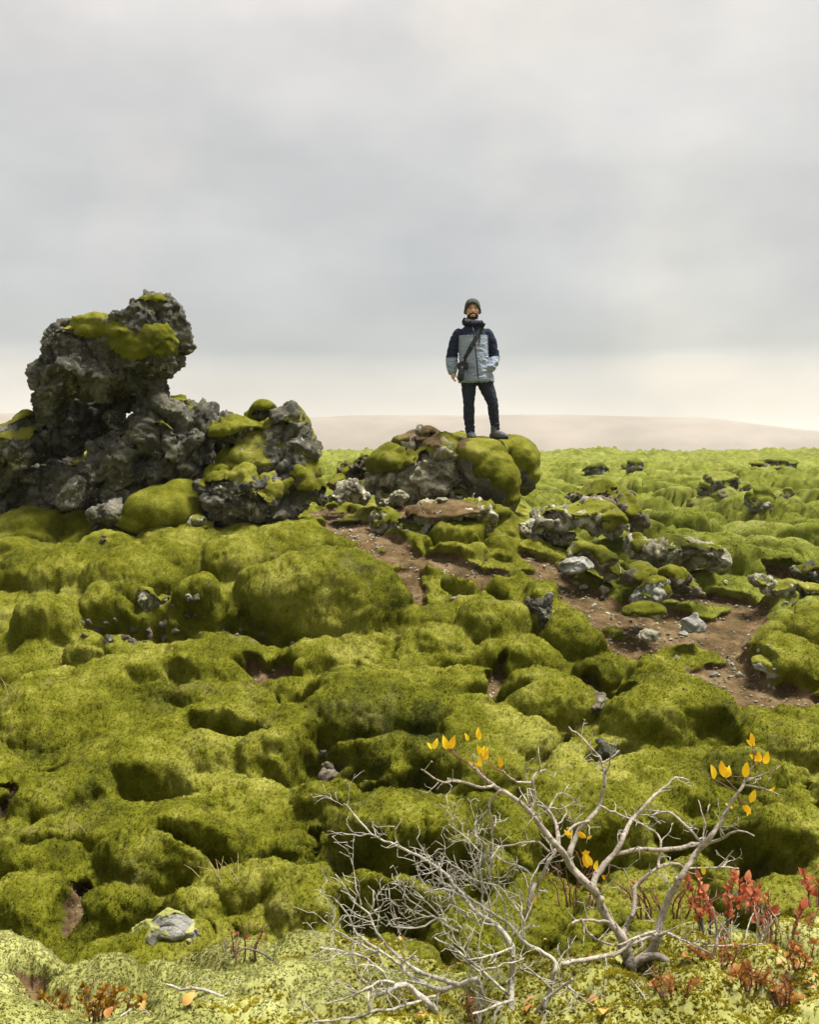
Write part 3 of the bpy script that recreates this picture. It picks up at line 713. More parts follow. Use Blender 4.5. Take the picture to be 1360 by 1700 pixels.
# --- the man's rock
rock('summit_rock', 'pale lichen-covered lava rock with brown soil crest beside the man', 11.0, [
    (700, 775, 70, 58, .55, 0), (660, 790, 48, 44, .45, .05), (735, 795, 46, 44, .42, -.08), (700, 735, 40, 20, .3, .15), (708, 726, 20, 12, .2, .1), (640, 775, 34, 36, .4, .3), (700, 828, 76, 24, .4, -.1), (755, 760, 40, 40, .4, .3)],
    M['lichen_rock'], voxel=0.02, seed=20, moss=dict(bias=-.35, thick=.05, zones=[(640, 765, 36, 22, 1.5), (680, 738, 36, 14, 1.0), (668, 762, 24, 12, .9), (730, 740, 40, 12, .8), (715, 800, 50, 36, -1.2)],
                                             soil=[(700, 738, 40, 15, .9), (705, 722, 30, 14, 1.0), (640, 795, 26, 16, .8)]))
rock('moss_boulder', 'long rounded green moss boulder under the man and sloping down right', 10.85, [
    (788, 764, 40, 32, .42, .02, 1), (806, 785, 44, 42, .42, 0, 1), (824, 806, 38, 42, .40, -.03, 1), (804, 815, 42, 42, .4, .1, 1), (836, 830, 26, 30, .32, -.03, 1), (796, 752, 44, 19, .4, .1, 1)],
    M['basalt'], voxel=0.02, rough=.35, smooth=14, seed=22, moss=dict(bias=1.15, thick=.05, zones=[(790, 830, 40, 32, -1.9), (765, 800, 20, 40, -1.0)], soil=[(760, 738, 22, 12, 1.0), (790, 822, 30, 22, .7)]), cat='mossy boulder')
rock('moss_boulder', 'round green moss boulder behind and right of the sloping one', 11.15, [(852, 770, 42, 42, .42, .25, 1), (830, 752, 38, 22, .4, .25, 1), (866, 790, 28, 36, .34, .25, 1), (800, 746, 40, 15, .32, .2, 1)],
    M['basalt'], voxel=0.02, rough=.35, smooth=14, seed=24, moss=dict(bias=1.1, thick=.045, zones=[(850, 812, 50, 14, -.8)], soil=[(800, 735, 30, 12, 1.0)]), cat='mossy boulder')
rock('lava_rock', 'brownish lava rock half buried left of the summit rock', 11.6, [(600, 775, 22, 22, .3, 0), (580, 785, 26, 20, .3, 0), (565, 800, 24, 16, .25, -.2)], M['brown_rock'], voxel=0.018, seed=26, moss=dict(bias=-.25, thick=.03))
rock('lava_rock', 'flat lichen-speckled rock between the two-capped boulder and the soil patch', 10.6, [(575, 812, 34, 18, .28, 0), (600, 825, 26, 12, .2, 0), (560, 828, 22, 12, .2, -.05)], M['lichen_rock'], voxel=0.017, seed=27)
rock('rock_ledge', 'low rock ledge with an overhanging brown soil lip below the man', 10.0, [
    (700, 868, 76, 30, .45, .15), (650, 868, 30, 28, .3, .0), (780, 900, 36, 42, .32, -.05), (830, 890, 42, 44, .4, .0), (862, 925, 36, 34, .34, -.05), (740, 850, 80, 14, .4, -.05), (800, 868, 50, 24, .35, .0), (690, 895, 40, 24, .25, .3)],
    M['lichen_rock'], voxel=0.02, seed=29, moss=dict(bias=.1, thick=.045, zones=[(840, 890, 40, 40, 1.1), (880, 930, 30, 30, 1.2), (655, 845, 26, 8, 1.0), (782, 905, 30, 36, -1.8), (680, 890, 50, 24, -1.5)],
                                             soil=[(730, 850, 85, 16, 1.0), (700, 870, 40, 24, 1.0), (860, 905, 14, 24, .8)]))
rock('lava_stone', 'pale pitted stone resting on top of the soil lip', 10.1, [(735, 832, 16, 11, .14, 0), (722, 838, 14, 8, .12, 0)], M['lichen_rock'], voxel=0.013, seed=31)
rock('lava_stone', 'small pale stone at the left end of the soil lip', 10.2, [(660, 828, 22, 14, .16, .1), (640, 833, 12, 9, .1, .1)], M['lichen_rock'], voxel=0.013, seed=32)
# --- chain of rocks to the right
rock('lava_rock', 'brown-topped lava rock with mossy right shoulder above the path', 10.4, [(985, 822, 44, 22, .4, .2), (1030, 845, 36, 34, .4, .1), (960, 828, 22, 16, .3, .2), (1050, 868, 22, 22, .3, 0)], M['brown_rock'], voxel=0.018, seed=35,
     moss=dict(bias=-.85, thick=.04, zones=[(1050, 850, 26, 30, 1.2), (1000, 808, 20, 8, .5)], soil=[(970, 806, 30, 9, .8)]))
rock('lava_rock', 'slanting grey-brown lava slab with a moss patch above the path', 9.9, [(960, 850, 56, 22, .35, 0), (1000, 868, 42, 22, .35, 0), (925, 862, 30, 20, .3, 0)], M['lichen_rock'], voxel=0.017, seed=36,
     moss=dict(bias=-.6, thick=.04, zones=[(1005, 862, 34, 22, 1.5)]))
rock('lava_rock', 'rough lichen rock above a dark gap right of the ledge', 9.8, [(900, 870, 34, 22, .3, 0), (880, 885, 26, 22, .28, 0), (930, 890, 40, 18, .28, .1)], M['lichen_rock'], voxel=0.017, seed=37)
rock('lava_rock', 'wide dark lava ridge with mossy left end behind the path', 9.3, [(1090, 915, 52, 24, .3, 0), (1150, 925, 52, 30, .32, 0), (1185, 935, 26, 26, .26, 0), (1060, 912, 22, 22, .25, 0), (1130, 905, 40, 14, .3, .1)], M['lichen_rock'], voxel=0.017, seed=38,
     moss=dict(bias=-.7, thick=.03, zones=[(1058, 908, 22, 20, 1.3)]))
rock('lava_rock', 'mossy striped rock next to the pale flat slab', 9.1, [(1000, 930, 26, 24, .25, 0), (970, 915, 30, 14, .25, .1), (1010, 950, 20, 20, .2, 0)], M['lichen_rock'], voxel=0.016, seed=39, moss=dict(bias=.15, thick=.025))
rock('pale_slab', 'pale grey pitted flat slab standing at the head of the path', 8.95, [(957, 938, 28, 15, .16, 0), (950, 944, 22, 10, .14, 0)], M['grey_rock'], voxel=0.012, seed=40, rough=.6, cat='stone')
rock('lava_rock', 'low soil-capped rock with round moss cushion beyond the path', 8.7, [(1065, 955, 34, 16, .25, .1), (1120, 960, 30, 20, .25, 0), (1145, 975, 24, 14, .2, 0)], M['brown_rock'], voxel=0.016, seed=41,
     moss=dict(bias=-.55, thick=.04, zones=[(1120, 950, 26, 16, 1.4)]))
rock('lava_rock', 'grey lava rock with lichen rim in the middle of the path', 8.2, [(1090, 978, 26, 20, .2, 0), (1062, 985, 14, 16, .15, 0), (1075, 998, 30, 16, .18, -.05)], M['grey_rock'], voxel=0.014, seed=42, moss=dict(bias=-.5, thick=.02, zones=[(1105, 985, 14, 14, .8)]))
rock('lava_rock', 'flat stone with green moss top in the middle of the path', 7.9, [(1072, 1018, 30, 14, .18, 0), (1050, 1022, 14, 10, .12, 0)], M['lichen_rock'], voxel=0.013, seed=43, moss=dict(bias=.55, thick=.03))
rock('path_stone', 'pale blue-grey pointed stone lying on the path', 7.7, [(1150, 1040, 24, 14, .13, 0), (1152, 1030, 13, 13, .09, 0), (1132, 1052, 10, 6, .06, -.1)], M['grey_rock'], voxel=0.010, seed=44, rough=.45, cat='stone')
rock('path_stone', 'small lichen-crusted stone pair below the mossy path stone', 7.6, [(1080, 1054, 21, 11, .11, 0), (1066, 1056, 10, 7, .07, 0)], M['lichen_rock'], voxel=0.010, seed=45, rough=.8, cat='stone')
rock('path_stone', 'rounded pale stone with a mossy side at the right end of the path', 7.2, [(1268, 1105, 22, 16, .13, 0), (1284, 1120, 16, 13, .1, -.02)], M['grey_rock'], voxel=0.011, seed=46, rough=.5, moss=dict(bias=-.35, thick=.018, zones=[(1285, 1112, 14, 12, 1)]), cat='stone')
rock('lava_rock', 'dark lava rock at the right edge beyond the soil', 9.4, [(1345, 955, 32, 22, .3, 0), (1370, 950, 30, 26, .3, 0)], M['basalt'], voxel=0.017, seed=47, moss=dict(bias=-.2, thick=.03))
rock('lava_rock', 'brown overhanging rock in the yellow moss at the right edge', 8.0, [(1340, 1030, 28, 26, .25, 0), (1372, 1025, 34, 30, .3, 0)], M['brown_rock'], voxel=0.016, seed=48, moss=dict(bias=.1, thick=.03))
rock('lava_rock', 'mossy rock pile between the dark edge rock and the yellow moss', 8.6, [(1300, 975, 26, 12, .2, 0), (1345, 985, 24, 16, .2, 0), (1260, 965, 18, 10, .15, 0)], M['lichen_rock'], voxel=0.015, seed=49, moss=dict(bias=-.1, thick=.025))
# --- rocks in the field
def onfield(px, py): return hit(px, py).y
for (nm, lb, px, py, rx, ry, sd_, mo) in [
    ('field_rock', 'largest dark triangular rock out in the moss field', 1200, 795, 44, 26, 50, .35), ('field_rock', 'dark rock with moss hood right of the triangular rock', 1262, 818, 26, 16, 51, .2),
    ('field_rock', 'cluster of dark rough stones left in the moss field', 990, 772, 22, 12, 52, -.3), ('field_rock', 'pair of dark rocks on the far field in line with the path', 1052, 766, 22, 10, 53, -.2),
    ('field_rock', 'long dark rock strip near the right skyline of the field', 1290, 764, 40, 9, 54, -.2), ('field_rock', 'small brown rock in the field below the dark rock with moss hood', 1308, 815, 14, 9, 55, .0),
    ('field_rock', 'tiny dark stone in the bright moss left of the triangular rock', 1147, 832, 8, 7, 56, -.3)]:
    Y_ = onfield(px, py + ry * 0.7)
    rock(nm, lb, Y_, [(px, py + ry * .45, rx * .75, ry * .85, None, 0), (px - rx * .6, py + ry * .75, rx * .55, ry * .7, None, 0), (px + rx * .5, py + ry * .7, rx * .5, ry * .65, None, 0), (px, py + ry * 1.5, rx * .95, ry * 1.1, None, 0)], M['basalt'], voxel=max(.015, Y_ * 0.0016), seed=sd_, moss=dict(bias=mo, thick=.05), moss_mat=M['field_moss'])
# --- rocks in the slope
def onslope(px, py, dy=0.0): return hit(px, py).y + dy
rock('lava_rock', 'grey lava face framed by green moss left of the path', onslope(893, 1045, .15), [(893, 1022, 24, 34, .26, 0), (906, 1008, 14, 26, .16, -.05), (874, 1040, 18, 20, .2, 0)], M['basalt'], voxel=0.014, seed=60)
rock('lichen_stone', 'round stone with pale lichen under the moss arm on the left', onslope(246, 1018, .1), [(246, 995, 23, 24, .16, 0), (270, 1000, 14, 18, .12, .1)], M['lichen_rock'], voxel=0.012, seed=61, moss=dict(bias=-.3, thick=.015), cat='stone')
rock('lava_rock', 'dark bare rock poking out between moss cushions behind the shrub', onslope(1005, 1250, .05), [(1003, 1242, 20, 18, .12, 0), (1018, 1246, 12, 14, .1, 0)], M['basalt'], voxel=0.011, seed=62)
rock('lava_rock', 'brown rock sunk in the gap below the path', onslope(990, 1168, .05), [(990, 1166, 24, 18, .16, 0)], M['brown_rock'], voxel=0.012, seed=63)
fy = hit(275, 1560).y + .06
rock('lichen_rock', 'pale lichen-crusted rock with dark face on the foreground bank', fy, [(280, 1540, 46, 26, .07, 0), (252, 1552, 40, 22, .06, 0), (312, 1556, 32, 20, .05, 0)], M['grey_rock'], voxel=0.004, rough=.30, seed=64, moss=dict(bias=-.15, thick=.010, zones=[(295, 1532, 26, 18, -1.2)]), moss_mat=M['pale_moss'])
# --- loose stones
sg = random.Random(4)
proto = []
for k in range(6):
    me_o = rock('loose_stone', 'x', 8.0, [(680, 748, 8, 6, None, 0), (684, 750, 5, 4, None, 0)], M[('grey_rock', 'lichen_rock', 'brown_rock')[k % 3]], voxel=0.006, rough=.9, seed=70 + k, cat='stone', cut=(.35, .75))
    proto.append(me_o)
spots = []
for (x0, y0, x1, y1, n) in [(930, 960, 1020, 1030, 7), (1090, 1060, 1300, 1150, 16), (560, 850, 640, 900, 8), (140, 1025, 250, 1062, 16), (150, 850, 240, 895, 18), (1000, 1010, 1060, 1070, 5), (900, 940, 960, 960, 3), (700, 915, 830, 940, 6), (280, 990, 330, 1050, 8), (380, 1050, 440, 1060, 4), (1200, 960, 1330, 1010, 8)]:
    for _ in range(n): spots.append((sg.uniform(x0, x1), sg.uniform(y0, y1)))
spots += [(967, 975, 1.4), (1005, 978, 1.3), (1003, 990, 1.1), (1185, 1118, 1.5), (1225, 1115, 1.2), (1262, 1128, .9), (1185, 1105, .7)]
used = set()
for i, sp in enumerate(spots):
    p = hit(sp[0], sp[1]); pr = proto[i % 6]
    if i < 6: o = pr
    else: o = pr.copy(); COL.objects.link(o)
    sc = (sp[2] if len(sp) > 2 else sg.uniform(.35, 1.0)) * p.y / 8.0 * 1.0
    if sp[0] < 500: sc *= 1.7
    left = sp[0] < 500; mid = 500 <= sp[0] < 860
    o.location = (p.x, p.y, p.z - 0.028 * sc); o.rotation_euler = (sg.uniform(-.3, .3), sg.uniform(-.3, .3), sg.uniform(0, 6.28)); o.scale = (sc, sc, sc * sg.uniform(.7, 1.1))
    col_ = ('pale grey', 'lichen-speckled', 'brown')[i % 3]; size_ = 'tiny' if sc < .55 * p.y / 8 else ('small' if sc < .85 * p.y / 8 else 'fist-sized')
    if left:
        wh = 'in the rubble above the moss slope on the left' if sp[1] < 960 else ('beside the lichen stone under the moss arm' if sp[0] < 260 else 'under the wide moss cushion left of centre'); o['group'] = 'rubble stones on the left'
    elif mid:
        wh = 'on the soil left of the rock ledge' if sp[0] < 650 else 'on the soil strip below the rock ledge'; o['group'] = 'stones on the soil below the man'
    else:
        wh = 'at the head of the path' if sp[0] < 1025 and sp[1] < 1035 else ('on the upper path' if sp[1] < 1080 else ('on the lower left of the path' if sp[0] < 1200 else 'on the lower right of the path')); o['group'] = 'stones scattered on the path'
        if sp[0] > 1180 and sp[1] < 1015: wh = 'among the rocks beyond the path'
    if left:
        o.material_slots[0].link = 'OBJECT'; o.material_slots[0].material = M[('basalt', 'brown_rock')[i % 2]]; col_ = ('dark grey', 'brown')[i % 2]
    o['label'] = f'{size_} {col_} loose stone {wh}'

# lava stones showing in the creases between the cushions
cr_ = np.where((RR > 4.4) & (RR < 9.5) & (np.abs(np.arctan2(GX, GY)) < math.radians(23)) & (H < -0.10) & (soil < 0.2))[0]
rg3 = np.random.default_rng(21)
if len(cr_):
    for i, k in enumerate(rg3.choice(cr_, 34)):
        pr = proto[i % 6]; o = pr.copy(); COL.objects.link(o); o.name = 'crease_stone'; s_ = float(rg3.uniform(.9, 2.0))
        o.location = Vector(V[k].tolist()) + Vector((0, -.03, -.02)); o.rotation_euler = (float(rg3.uniform(-.6, .6)), float(rg3.uniform(-.6, .6)), float(rg3.uniform(0, 6.28))); o.scale = (s_, s_, s_)
        o.material_slots[0].link = 'OBJECT'; o.material_slots[0].material = M[('basalt', 'brown_rock')[i % 2]]
        o['label'] = ('dark grey', 'brown')[i % 2] + ' lava stone showing in a dark crease of the moss slope'; o['group'] = 'stones in the creases of the moss'
# fine gravel on the bare soil (uncountable)
gq = np.where((reg == 3) & (fr > 4.2) & (fr < 12.5))[0]
rgg = np.random.default_rng(12); pk = rgg.choice(gq, 3200); cen = V[Q[pk]].mean(1) + rgg.normal(size=(len(pk), 3)) * 0.01
oct_ = np.array([[1, 0, 0], [-1, 0, 0], [0, 1, 0], [0, -1, 0], [0, 0, 1], [0, 0, -1]], np.float32); of = np.array([[4, 0, 2], [4, 2, 1], [4, 1, 3], [4, 3, 0], [5, 2, 0], [5, 1, 2], [5, 3, 1], [5, 0, 3]])
sz = (0.004 + 0.014 * rgg.random(len(pk)) ** 3)[:, None, None]
pv = cen[:, None, :] + oct_[None] * sz * (0.6 + 0.8 * rgg.random((len(pk), 6, 1))) * np.array([1.2, 1.0, .75])
pf = of[None] + (np.arange(len(pk)) * 6)[:, None, None]
gm = mesh_np('gravel', pv.reshape(-1, 3).astype(np.float32), pf.reshape(-1, 3)); gm.polygons.foreach_set('use_smooth', np.zeros(len(gm.polygons), bool))
tag(link('gravel', gm, M['lichen_rock']), 'fine gravel and grit strewn over the bare soil', None, None, 'stuff')
# ------------------------------------------------------------------ moss shoots: short fronds standing on the cushions (uncountable)
def frond_mat(name, cols):
    m, t, b = new_mat(name); pos = coords(t)
    c = moss_color(t, pos, *cols, brown=0.2)
    a = N(t, 'ShaderNodeAttribute', attribute_name='tone')
    c = mixc(t, 1.0, c, ramp_node(t, a.outputs['Fac'], [(0.0, (0.82, 0.83, 0.80)), (0.5, (1.0, 1.0, 1.0)), (1.0, (1.16, 1.14, 1.2))]), 'MULTIPLY')
    df = N(t, 'ShaderNodeBsdfDiffuse'); L(t, c, df.inputs['Color'])
    tr = N(t, 'ShaderNodeBsdfTranslucent'); L(t, c, tr.inputs['Color']); mx = N(t, 'ShaderNodeMixShader'); mx.inputs[0].default_value = 0.45
    L(t, df.outputs[0], mx.inputs[1]); L(t, tr.outputs[0], mx.inputs[2])
    L(t, mx.outputs[0], t.nodes['Material Output'].inputs[0]); t.nodes.remove(b)
    return m
M['frond'] = frond_mat('moss_fronds', MOSS); M['pale_frond'] = frond_mat('pale_moss_fronds', PALE); M['field_frond'] = frond_mat('field_moss_fronds', FIELD)
M['olive_frond'] = frond_mat('yellow_moss_fronds', ((0.075, 0.06, 0.004), (0.23, 0.195, 0.012), (0.38, 0.31, 0.03)))
FA = None
def scatter(name, label, sel_faces, n, length, width, blades, lean_, mat, seed, up=0.35):
    rg = np.random.default_rng(seed)
    q = Q[sel_faces]; A = V[q]
    ar = 0.5 * np.linalg.norm(np.cross(A[:, 2] - A[:, 0], A[:, 3] - A[:, 1]), axis=1)
    pick = rg.choice(len(q), size=n, p=ar / ar.sum())
    u = rg.random((n, 1)); v = rg.random((n, 1)); B = A[pick]
    p = (B[:, 0] * (1 - u) + B[:, 1] * u) * (1 - v) + (B[:, 3] * (1 - u) + B[:, 2] * u) * v
    nn = Nm[q[pick, 0]]
    tone = np.clip(rg.normal(0.5, 0.22, n) + 0.25 * perlin(p, 30.0), 0, 1)
    Vs = np.zeros((n, blades, 3, 3), np.float32)
    for k in range(blades):
        r = rg.normal(size=(n, 3)); tq = r - nn * (r * nn).sum(1, keepdims=True); tq /= np.linalg.norm(tq, axis=1)[:, None] + 1e-9
        d = tq + nn * (up + lean_ * rg.random((n, 1))); d /= np.linalg.norm(d, axis=1)[:, None]
        s = np.cross(nn, tq) + 0.25 * rg.normal(size=(n, 3)); s /= np.linalg.norm(s, axis=1)[:, None] + 1e-9
        l = length * (0.55 + 0.8 * rg.random((n, 1))); w = width * (0.6 + 0.8 * rg.random((n, 1)))
        o = tq * length * 0.4 * rg.random((n, 1)) - nn * length * 0.12
        Vs[:, k, 0] = p + o - s * w; Vs[:, k, 1] = p + o + s * w; Vs[:, k, 2] = p + o + d * l
    Vf = Vs.reshape(-1, 3); Fi = np.arange(len(Vf), dtype=np.int32).reshape(-1, 3)
    me = mesh_np(name, Vf, Fi)
    a = me.attributes.new('tone', 'FLOAT', 'POINT'); a.data.foreach_set('value', np.repeat(tone, blades * 3).astype(np.float32))
    return tag(link(name, me, mat), label, None, None, 'stuff')
fth = np.abs(np.arctan2(GX[Q[:, 0]], GY[Q[:, 0]])); inside = (fth < math.radians(29)) & ON[Q[:, 0]]
sel = np.where(inside & (reg == 1) & (fr < 9.8) & (fc < 0.4))[0]
scatter('moss_shoots', 'short green moss shoots covering the cushions of the slope', sel, 205000, 0.0100, 0.0032, 3, 0.40, M['frond'], 1)
TN = fbm(V[Q[:, 0]], 3.0, 3, 0.55, 71.0)
xq = GX[Q[:, 0]]; yq = RR[Q[:, 0]]
oliv = (TN + 0.9 * sstep(-0.45, 0.35, xq) - 0.35 + 0.5 * (1 - sstep(2.0, 2.5, yq))) > 0.25
sel = np.where(inside & (reg == 0) & (fr > 1.5) & (fc < 0.5) & ~oliv)[0]
scatter('pale_moss_shoots', 'pale yellow-green woolly moss shoots on the foreground bank', sel, 76000, 0.0064, 0.0027, 3, 0.55, M['pale_frond'], 2)
sel = np.where(inside & (reg == 0) & (fr > 1.5) & (fc < 0.5) & oliv)[0]
scatter('yellow_moss_shoots', 'coarse olive and yellow moss shoots beneath the shrubs', sel, 31000, 0.0098, 0.0038, 4, 0.8, M['olive_frond'], 3)

sel = np.where(inside & (reg == 1) & (fr < 8.5) & (fc < 0.3))[0]
scatter('long_moss_shoots', 'longer ragged moss shoots standing out of the cushions', sel, 42000, 0.018, 0.0022, 2, 1.3, M['frond'], 7, 0.6)
sel = np.where(inside & (reg == 2) & (fr < 17) & (fc < 0.4))[0]
scatter('field_moss_shoots', 'short moss shoots on the nearest humps of the lava field', sel, 60000, 0.022, 0.0075, 2, 0.5, M['field_frond'], 8)
# ------------------------------------------------------------------ the man
YM = 10.9
SM = YM / F / 6.5385                     # metres per pixel of the enlarged study crop
def pp(zx, zy, y=0.0): return Vector(((zx - 610) * SM, y, (1640 - zy) * SM))
man_loc = at(700 + 610 / 6.5385, 480 + 1640 / 6.5385, YM)
man = empty('person', man_loc)
tag(man, 'man standing on the rock in grey and navy jacket, knit cap and dark trousers', 'person')
def cloth(name, col, rough=0.85, var=0.12, bd=0.004):
    return plain(name, col, rough, var, 40, bd, 0.15)
M['skin'] = plain('skin', (0.60, 0.34, 0.23), 0.5, 0.12, 25, 0, 0.35)
M['navy'] = cloth('navy_cloth', (0.016, 0.023, 0.045)); M['grey_cloth'] = cloth('grey_blue_cloth', (0.27, 0.315, 0.40))
M['trouser'] = cloth('dark_trousers', (0.024, 0.027, 0.044)); M['cap'] = cloth('knit_cap', (0.055, 0.058, 0.052), 0.95, 0.3)
M['beard'] = plain('beard_hair', (0.018, 0.012, 0.009), 0.8, 0.3, 80); M['fleece'] = cloth('fleece_collar', (0.30, 0.26, 0.27), 0.95, 0.2)
M['black'] = plain('black_plastic', (0.012, 0.013, 0.015), 0.45, 0.2, 40, 0, 0.4); M['strap'] = cloth('strap_webbing', (0.035, 0.037, 0.042))
M['white'] = plain('white_mark', (0.7, 0.7, 0.7), 0.5, 0.05); M['boot'] = cloth('boot_leather', (0.085, 0.088, 0.095), 0.7, 0.45); M['sole'] = plain('boot_sole', (0.02, 0.02, 0.02), 0.8)
M['lace'] = plain('boot_laces', (0.25, 0.24, 0.22), 0.8); M['teeth'] = plain('teeth', (0.7, 0.66, 0.6), 0.35, 0.03); M['lip'] = plain('lips', (0.36, 0.13, 0.10), 0.5); M['eye'] = plain('eye', (0.03, 0.02, 0.015), 0.25)
M['zip'] = plain('zip_teeth', (0.02, 0.022, 0.025), 0.5); M['steel'] = plain('zip_pull', (0.5, 0.5, 0.5), 0.35, 0.1, 30, 0, 0.5, 0.8)
# body: head, neck, torso, arms, hands and legs as one skin
hb_ = MB()
HC = pp(553, 232, -0.01)
hb_.ell(HC + Vector((0, 0.005, 0.012)), (.078, .098, .105), 28, 20)                    # skull
hb_.ell(pp(553, 275, -.035), (.066, .066, .078), 24, 16)                               # face
hb_.ell(pp(553, 322, -.055), (.036, .036, .028), 16, 10)                               # chin
hb_.ell(pp(553, 246, -.106), (.0135, .018, .022), 12, 8); hb_.ell(pp(553, 256, -.112), (.016, .015, .011), 12, 8)   # nose
hb_.ell(pp(553, 210, -.090), (.052, .018, .012), 16, 8)                                # brow
for s_ in (-1, 1):
    hb_.ell(pp(553 + s_ * 40, 250, -.078), (.022, .020, .020), 12, 8)                  # cheeks
    hb_.ell(pp(553 + s_ * 76, 240, .0), (.010, .020, .030), 12, 8)                     # ears
hb_.tube([pp(553, 300, .005), pp(556, 400, .02)], [.058, .066], 16)
hb_.tube([pp(562, 450, .02), pp(566, 640, .01), pp(585, 880, .0), pp(596, 930, .0)], [(.11, .07), (.13, .10), (.13, .10), (.14, .09)], 20)
hb_.tube([pp(400, 490, .01), pp(336, 700, .015), pp(330, 890, -.03), pp(338, 925, -.04)], [.045, .038, .030, .027], 12)
hb_.tube([pp(718, 490, .01), pp(786, 720, .03), pp(755, 850, -.06)], [.045, .038, .030], 12)
# hand hanging at his side: palm, four curled fingers, thumb
hb_.ell(pp(341, 948, -.042), (.026, .036, .042), 14, 10)
for k, (dy, l, r) in enumerate([(-.075, .040, .0088), (-.052, .046, .0092), (-.029, .043, .0088), (-.008, .034, .0078)]):
    b0 = pp(346, 968, dy); hb_.tube([b0, b0 + Vector((.004, -.003, -l * .55)), b0 + Vector((.016, -.006, -l * .9)), b0 + Vector((.028, -.006, -l * .82))], [r, r, r * .92, r * .8], 8)
t0 = pp(352, 930, -.068); hb_.tube([t0, t0 + Vector((.022, -.014, -.020)), t0 + Vector((.034, -.012, -.046))], [.011, .0098, .008], 8)
hb_.ell(pp(748, 870, -.07), (.026, .034, .040), 12, 8)
hb_.tube([pp(520, 1010, .0), pp(512, 1240, -.01), pp(522, 1540, .02), pp(530, 1600, .02)], [.080, .055, .038, .036], 14)
hb_.tube([pp(680, 1010, .0), pp(768, 1230, -.02), pp(805, 1490, .02), pp(818, 1590, .02)], [.080, .055, .038, .036], 14)
bm_ = remesh(hb_.V, hb_.F, 0.0066, 2); body = link('body', bm_, M['skin'], man)
# eyes, brows, mouth
for s_ in (-1, 1):
    e = MB(); e.ell(pp(553 + s_ * 31, 226, -.094), (.0115, .006, .0055), 10, 6); e.obj('eye', M['eye'], body)
    e = MB(); e.tube([pp(553 + s_ * 14, 212, -.104), pp(553 + s_ * 34, 206, -.101), pp(553 + s_ * 50, 213, -.090)], [.0035, .0042, .0028], 6); e.obj('eyebrow', M['beard'], body)
e = MB(); e.tube([pp(528, 293, -.096), pp(540, 299, -.105), pp(553, 301, -.108), pp(566, 299, -.105), pp(578, 293, -.096)], [.003, .0062, .0072, .0062, .003], 8); e.obj('lips', M['lip'], body)
e = MB(); e.tube([pp(533, 294, -.104), pp(543, 297, -.111), pp(553, 298, -.113), pp(563, 297, -.111), pp(573, 294, -.104)], [.0022, .004, .0044, .004, .0022], 8); e.obj('teeth', M['teeth'], body)
# beard and moustache: the lower face grown outwards
P_, N_ = mesh_arrays(bm_); T_ = tri_faces(bm_)
zx = P_[:, 0] / SM + 610; zy = 1640 - P_[:, 2] / SM
bd = np.full(len(P_), -1.0)
jaw = sstep(286, 318, zy - 0.0030 * (zx - 553) ** 2 * 0 + 0.35 * np.abs(zx - 553) * 0) 
front = (P_[:, 1] < 0.01) & (zy < 362) & (zy > 262) & (np.abs(zx - 553) < 90)
line = 312 - np.clip(np.abs(zx - 553) - 26, 0, 60) * 0.85
bd = np.where(front, np.clip((zy - line) / 10.0, -1, 1), -1)
mou = front & (np.abs(zy - (277 + np.abs(zx - 553) * 0.22)) < 8) & (np.abs(zx - 553) < 36)
side = front & (np.abs(np.abs(zx - 553) - 36) < 8) & (zy > 280)
bd = np.where(mou | side, np.maximum(bd, 0.6), bd)
kp = (bd[T_] > -0.2).any(1); u_, i_ = np.unique(T_[kp], return_inverse=True)
bv = P_[u_] + N_[u_] * (0.008 * np.clip(bd[u_], -0.6, 1) + 0.0015 * perlin(P_[u_], 160))[:, None]
link('beard', mesh_np('beard', bv, i_.reshape(-1, 3)), M['beard'], body)
# knit cap with rolled rim
capm = MB()
V_ = []; rings = []
for (zy_, rx, ry, cy) in [(104, .012, .014, .012), (112, .045, .052, .010), (130, .070, .082, .008), (160, .086, .104, .004), (200, .095, .115, .004), (240, .100, .117, .008), (262, .102, .118, .010)]:
    ring = []
    for k in range(48):
        an = 2 * math.pi * k / 48; c_, s2 = math.cos(an), math.sin(an)
        ff = max(0.0, -s2) ** 1.5                      # front
        rib = 1 + 0.012 * math.cos(an * 24)
        drop_ = ff * max(0, zy_ - 150) * 0.80
        ring.append(pp(553 + c_ * rx * rib / SM, zy_ - drop_, cy - 0.01 + s2 * ry * rib))
    rings.append(ring)
inner = [[Vector((p.x * 0.9 + HC.x * 0.1, p.y * 0.93, p.z - 0.001)) for p in rings[-1]], [Vector((p.x * 0.88 + HC.x * 0.12, p.y * 0.9, p.z + 0.03)) for p in rings[-1]]]
rings += inner; V_ = [p for r in rings for p in r]; F_ = []
for i in range(len(rings) - 1):
    for k in range(48): F_.append((i * 48 + k, (i + 1) * 48 + k, (i + 1) * 48 + (k + 1) % 48, i * 48 + (k + 1) % 48))
F_.append(tuple(range(48)))
cap = mk('knit_cap', V_, F_, M['cap'], man)
rim = MB()
pts = [p for p in rings[6]]
ring_pts = []
for i, off in ((0, .0), (1, .004), (2, .005), (3, .0)):
    zz = (-.006, .0, .020, .026)[i]
    for p in pts:
        d = Vector((p.x - HC.x, p.y, 0)).normalized(); q_ = p + d * (off - 0.002); ring_pts.append(Vector((q_.x, q_.y, q_.z + zz)))
Fr = []
for i in range(3):
    for k in range(48): Fr.append((i * 48 + k, (i + 1) * 48 + k, (i + 1) * 48 + (k + 1) % 48, i * 48 + (k + 1) % 48)[::-1])
mk('rim', ring_pts, Fr, M['cap'], cap)
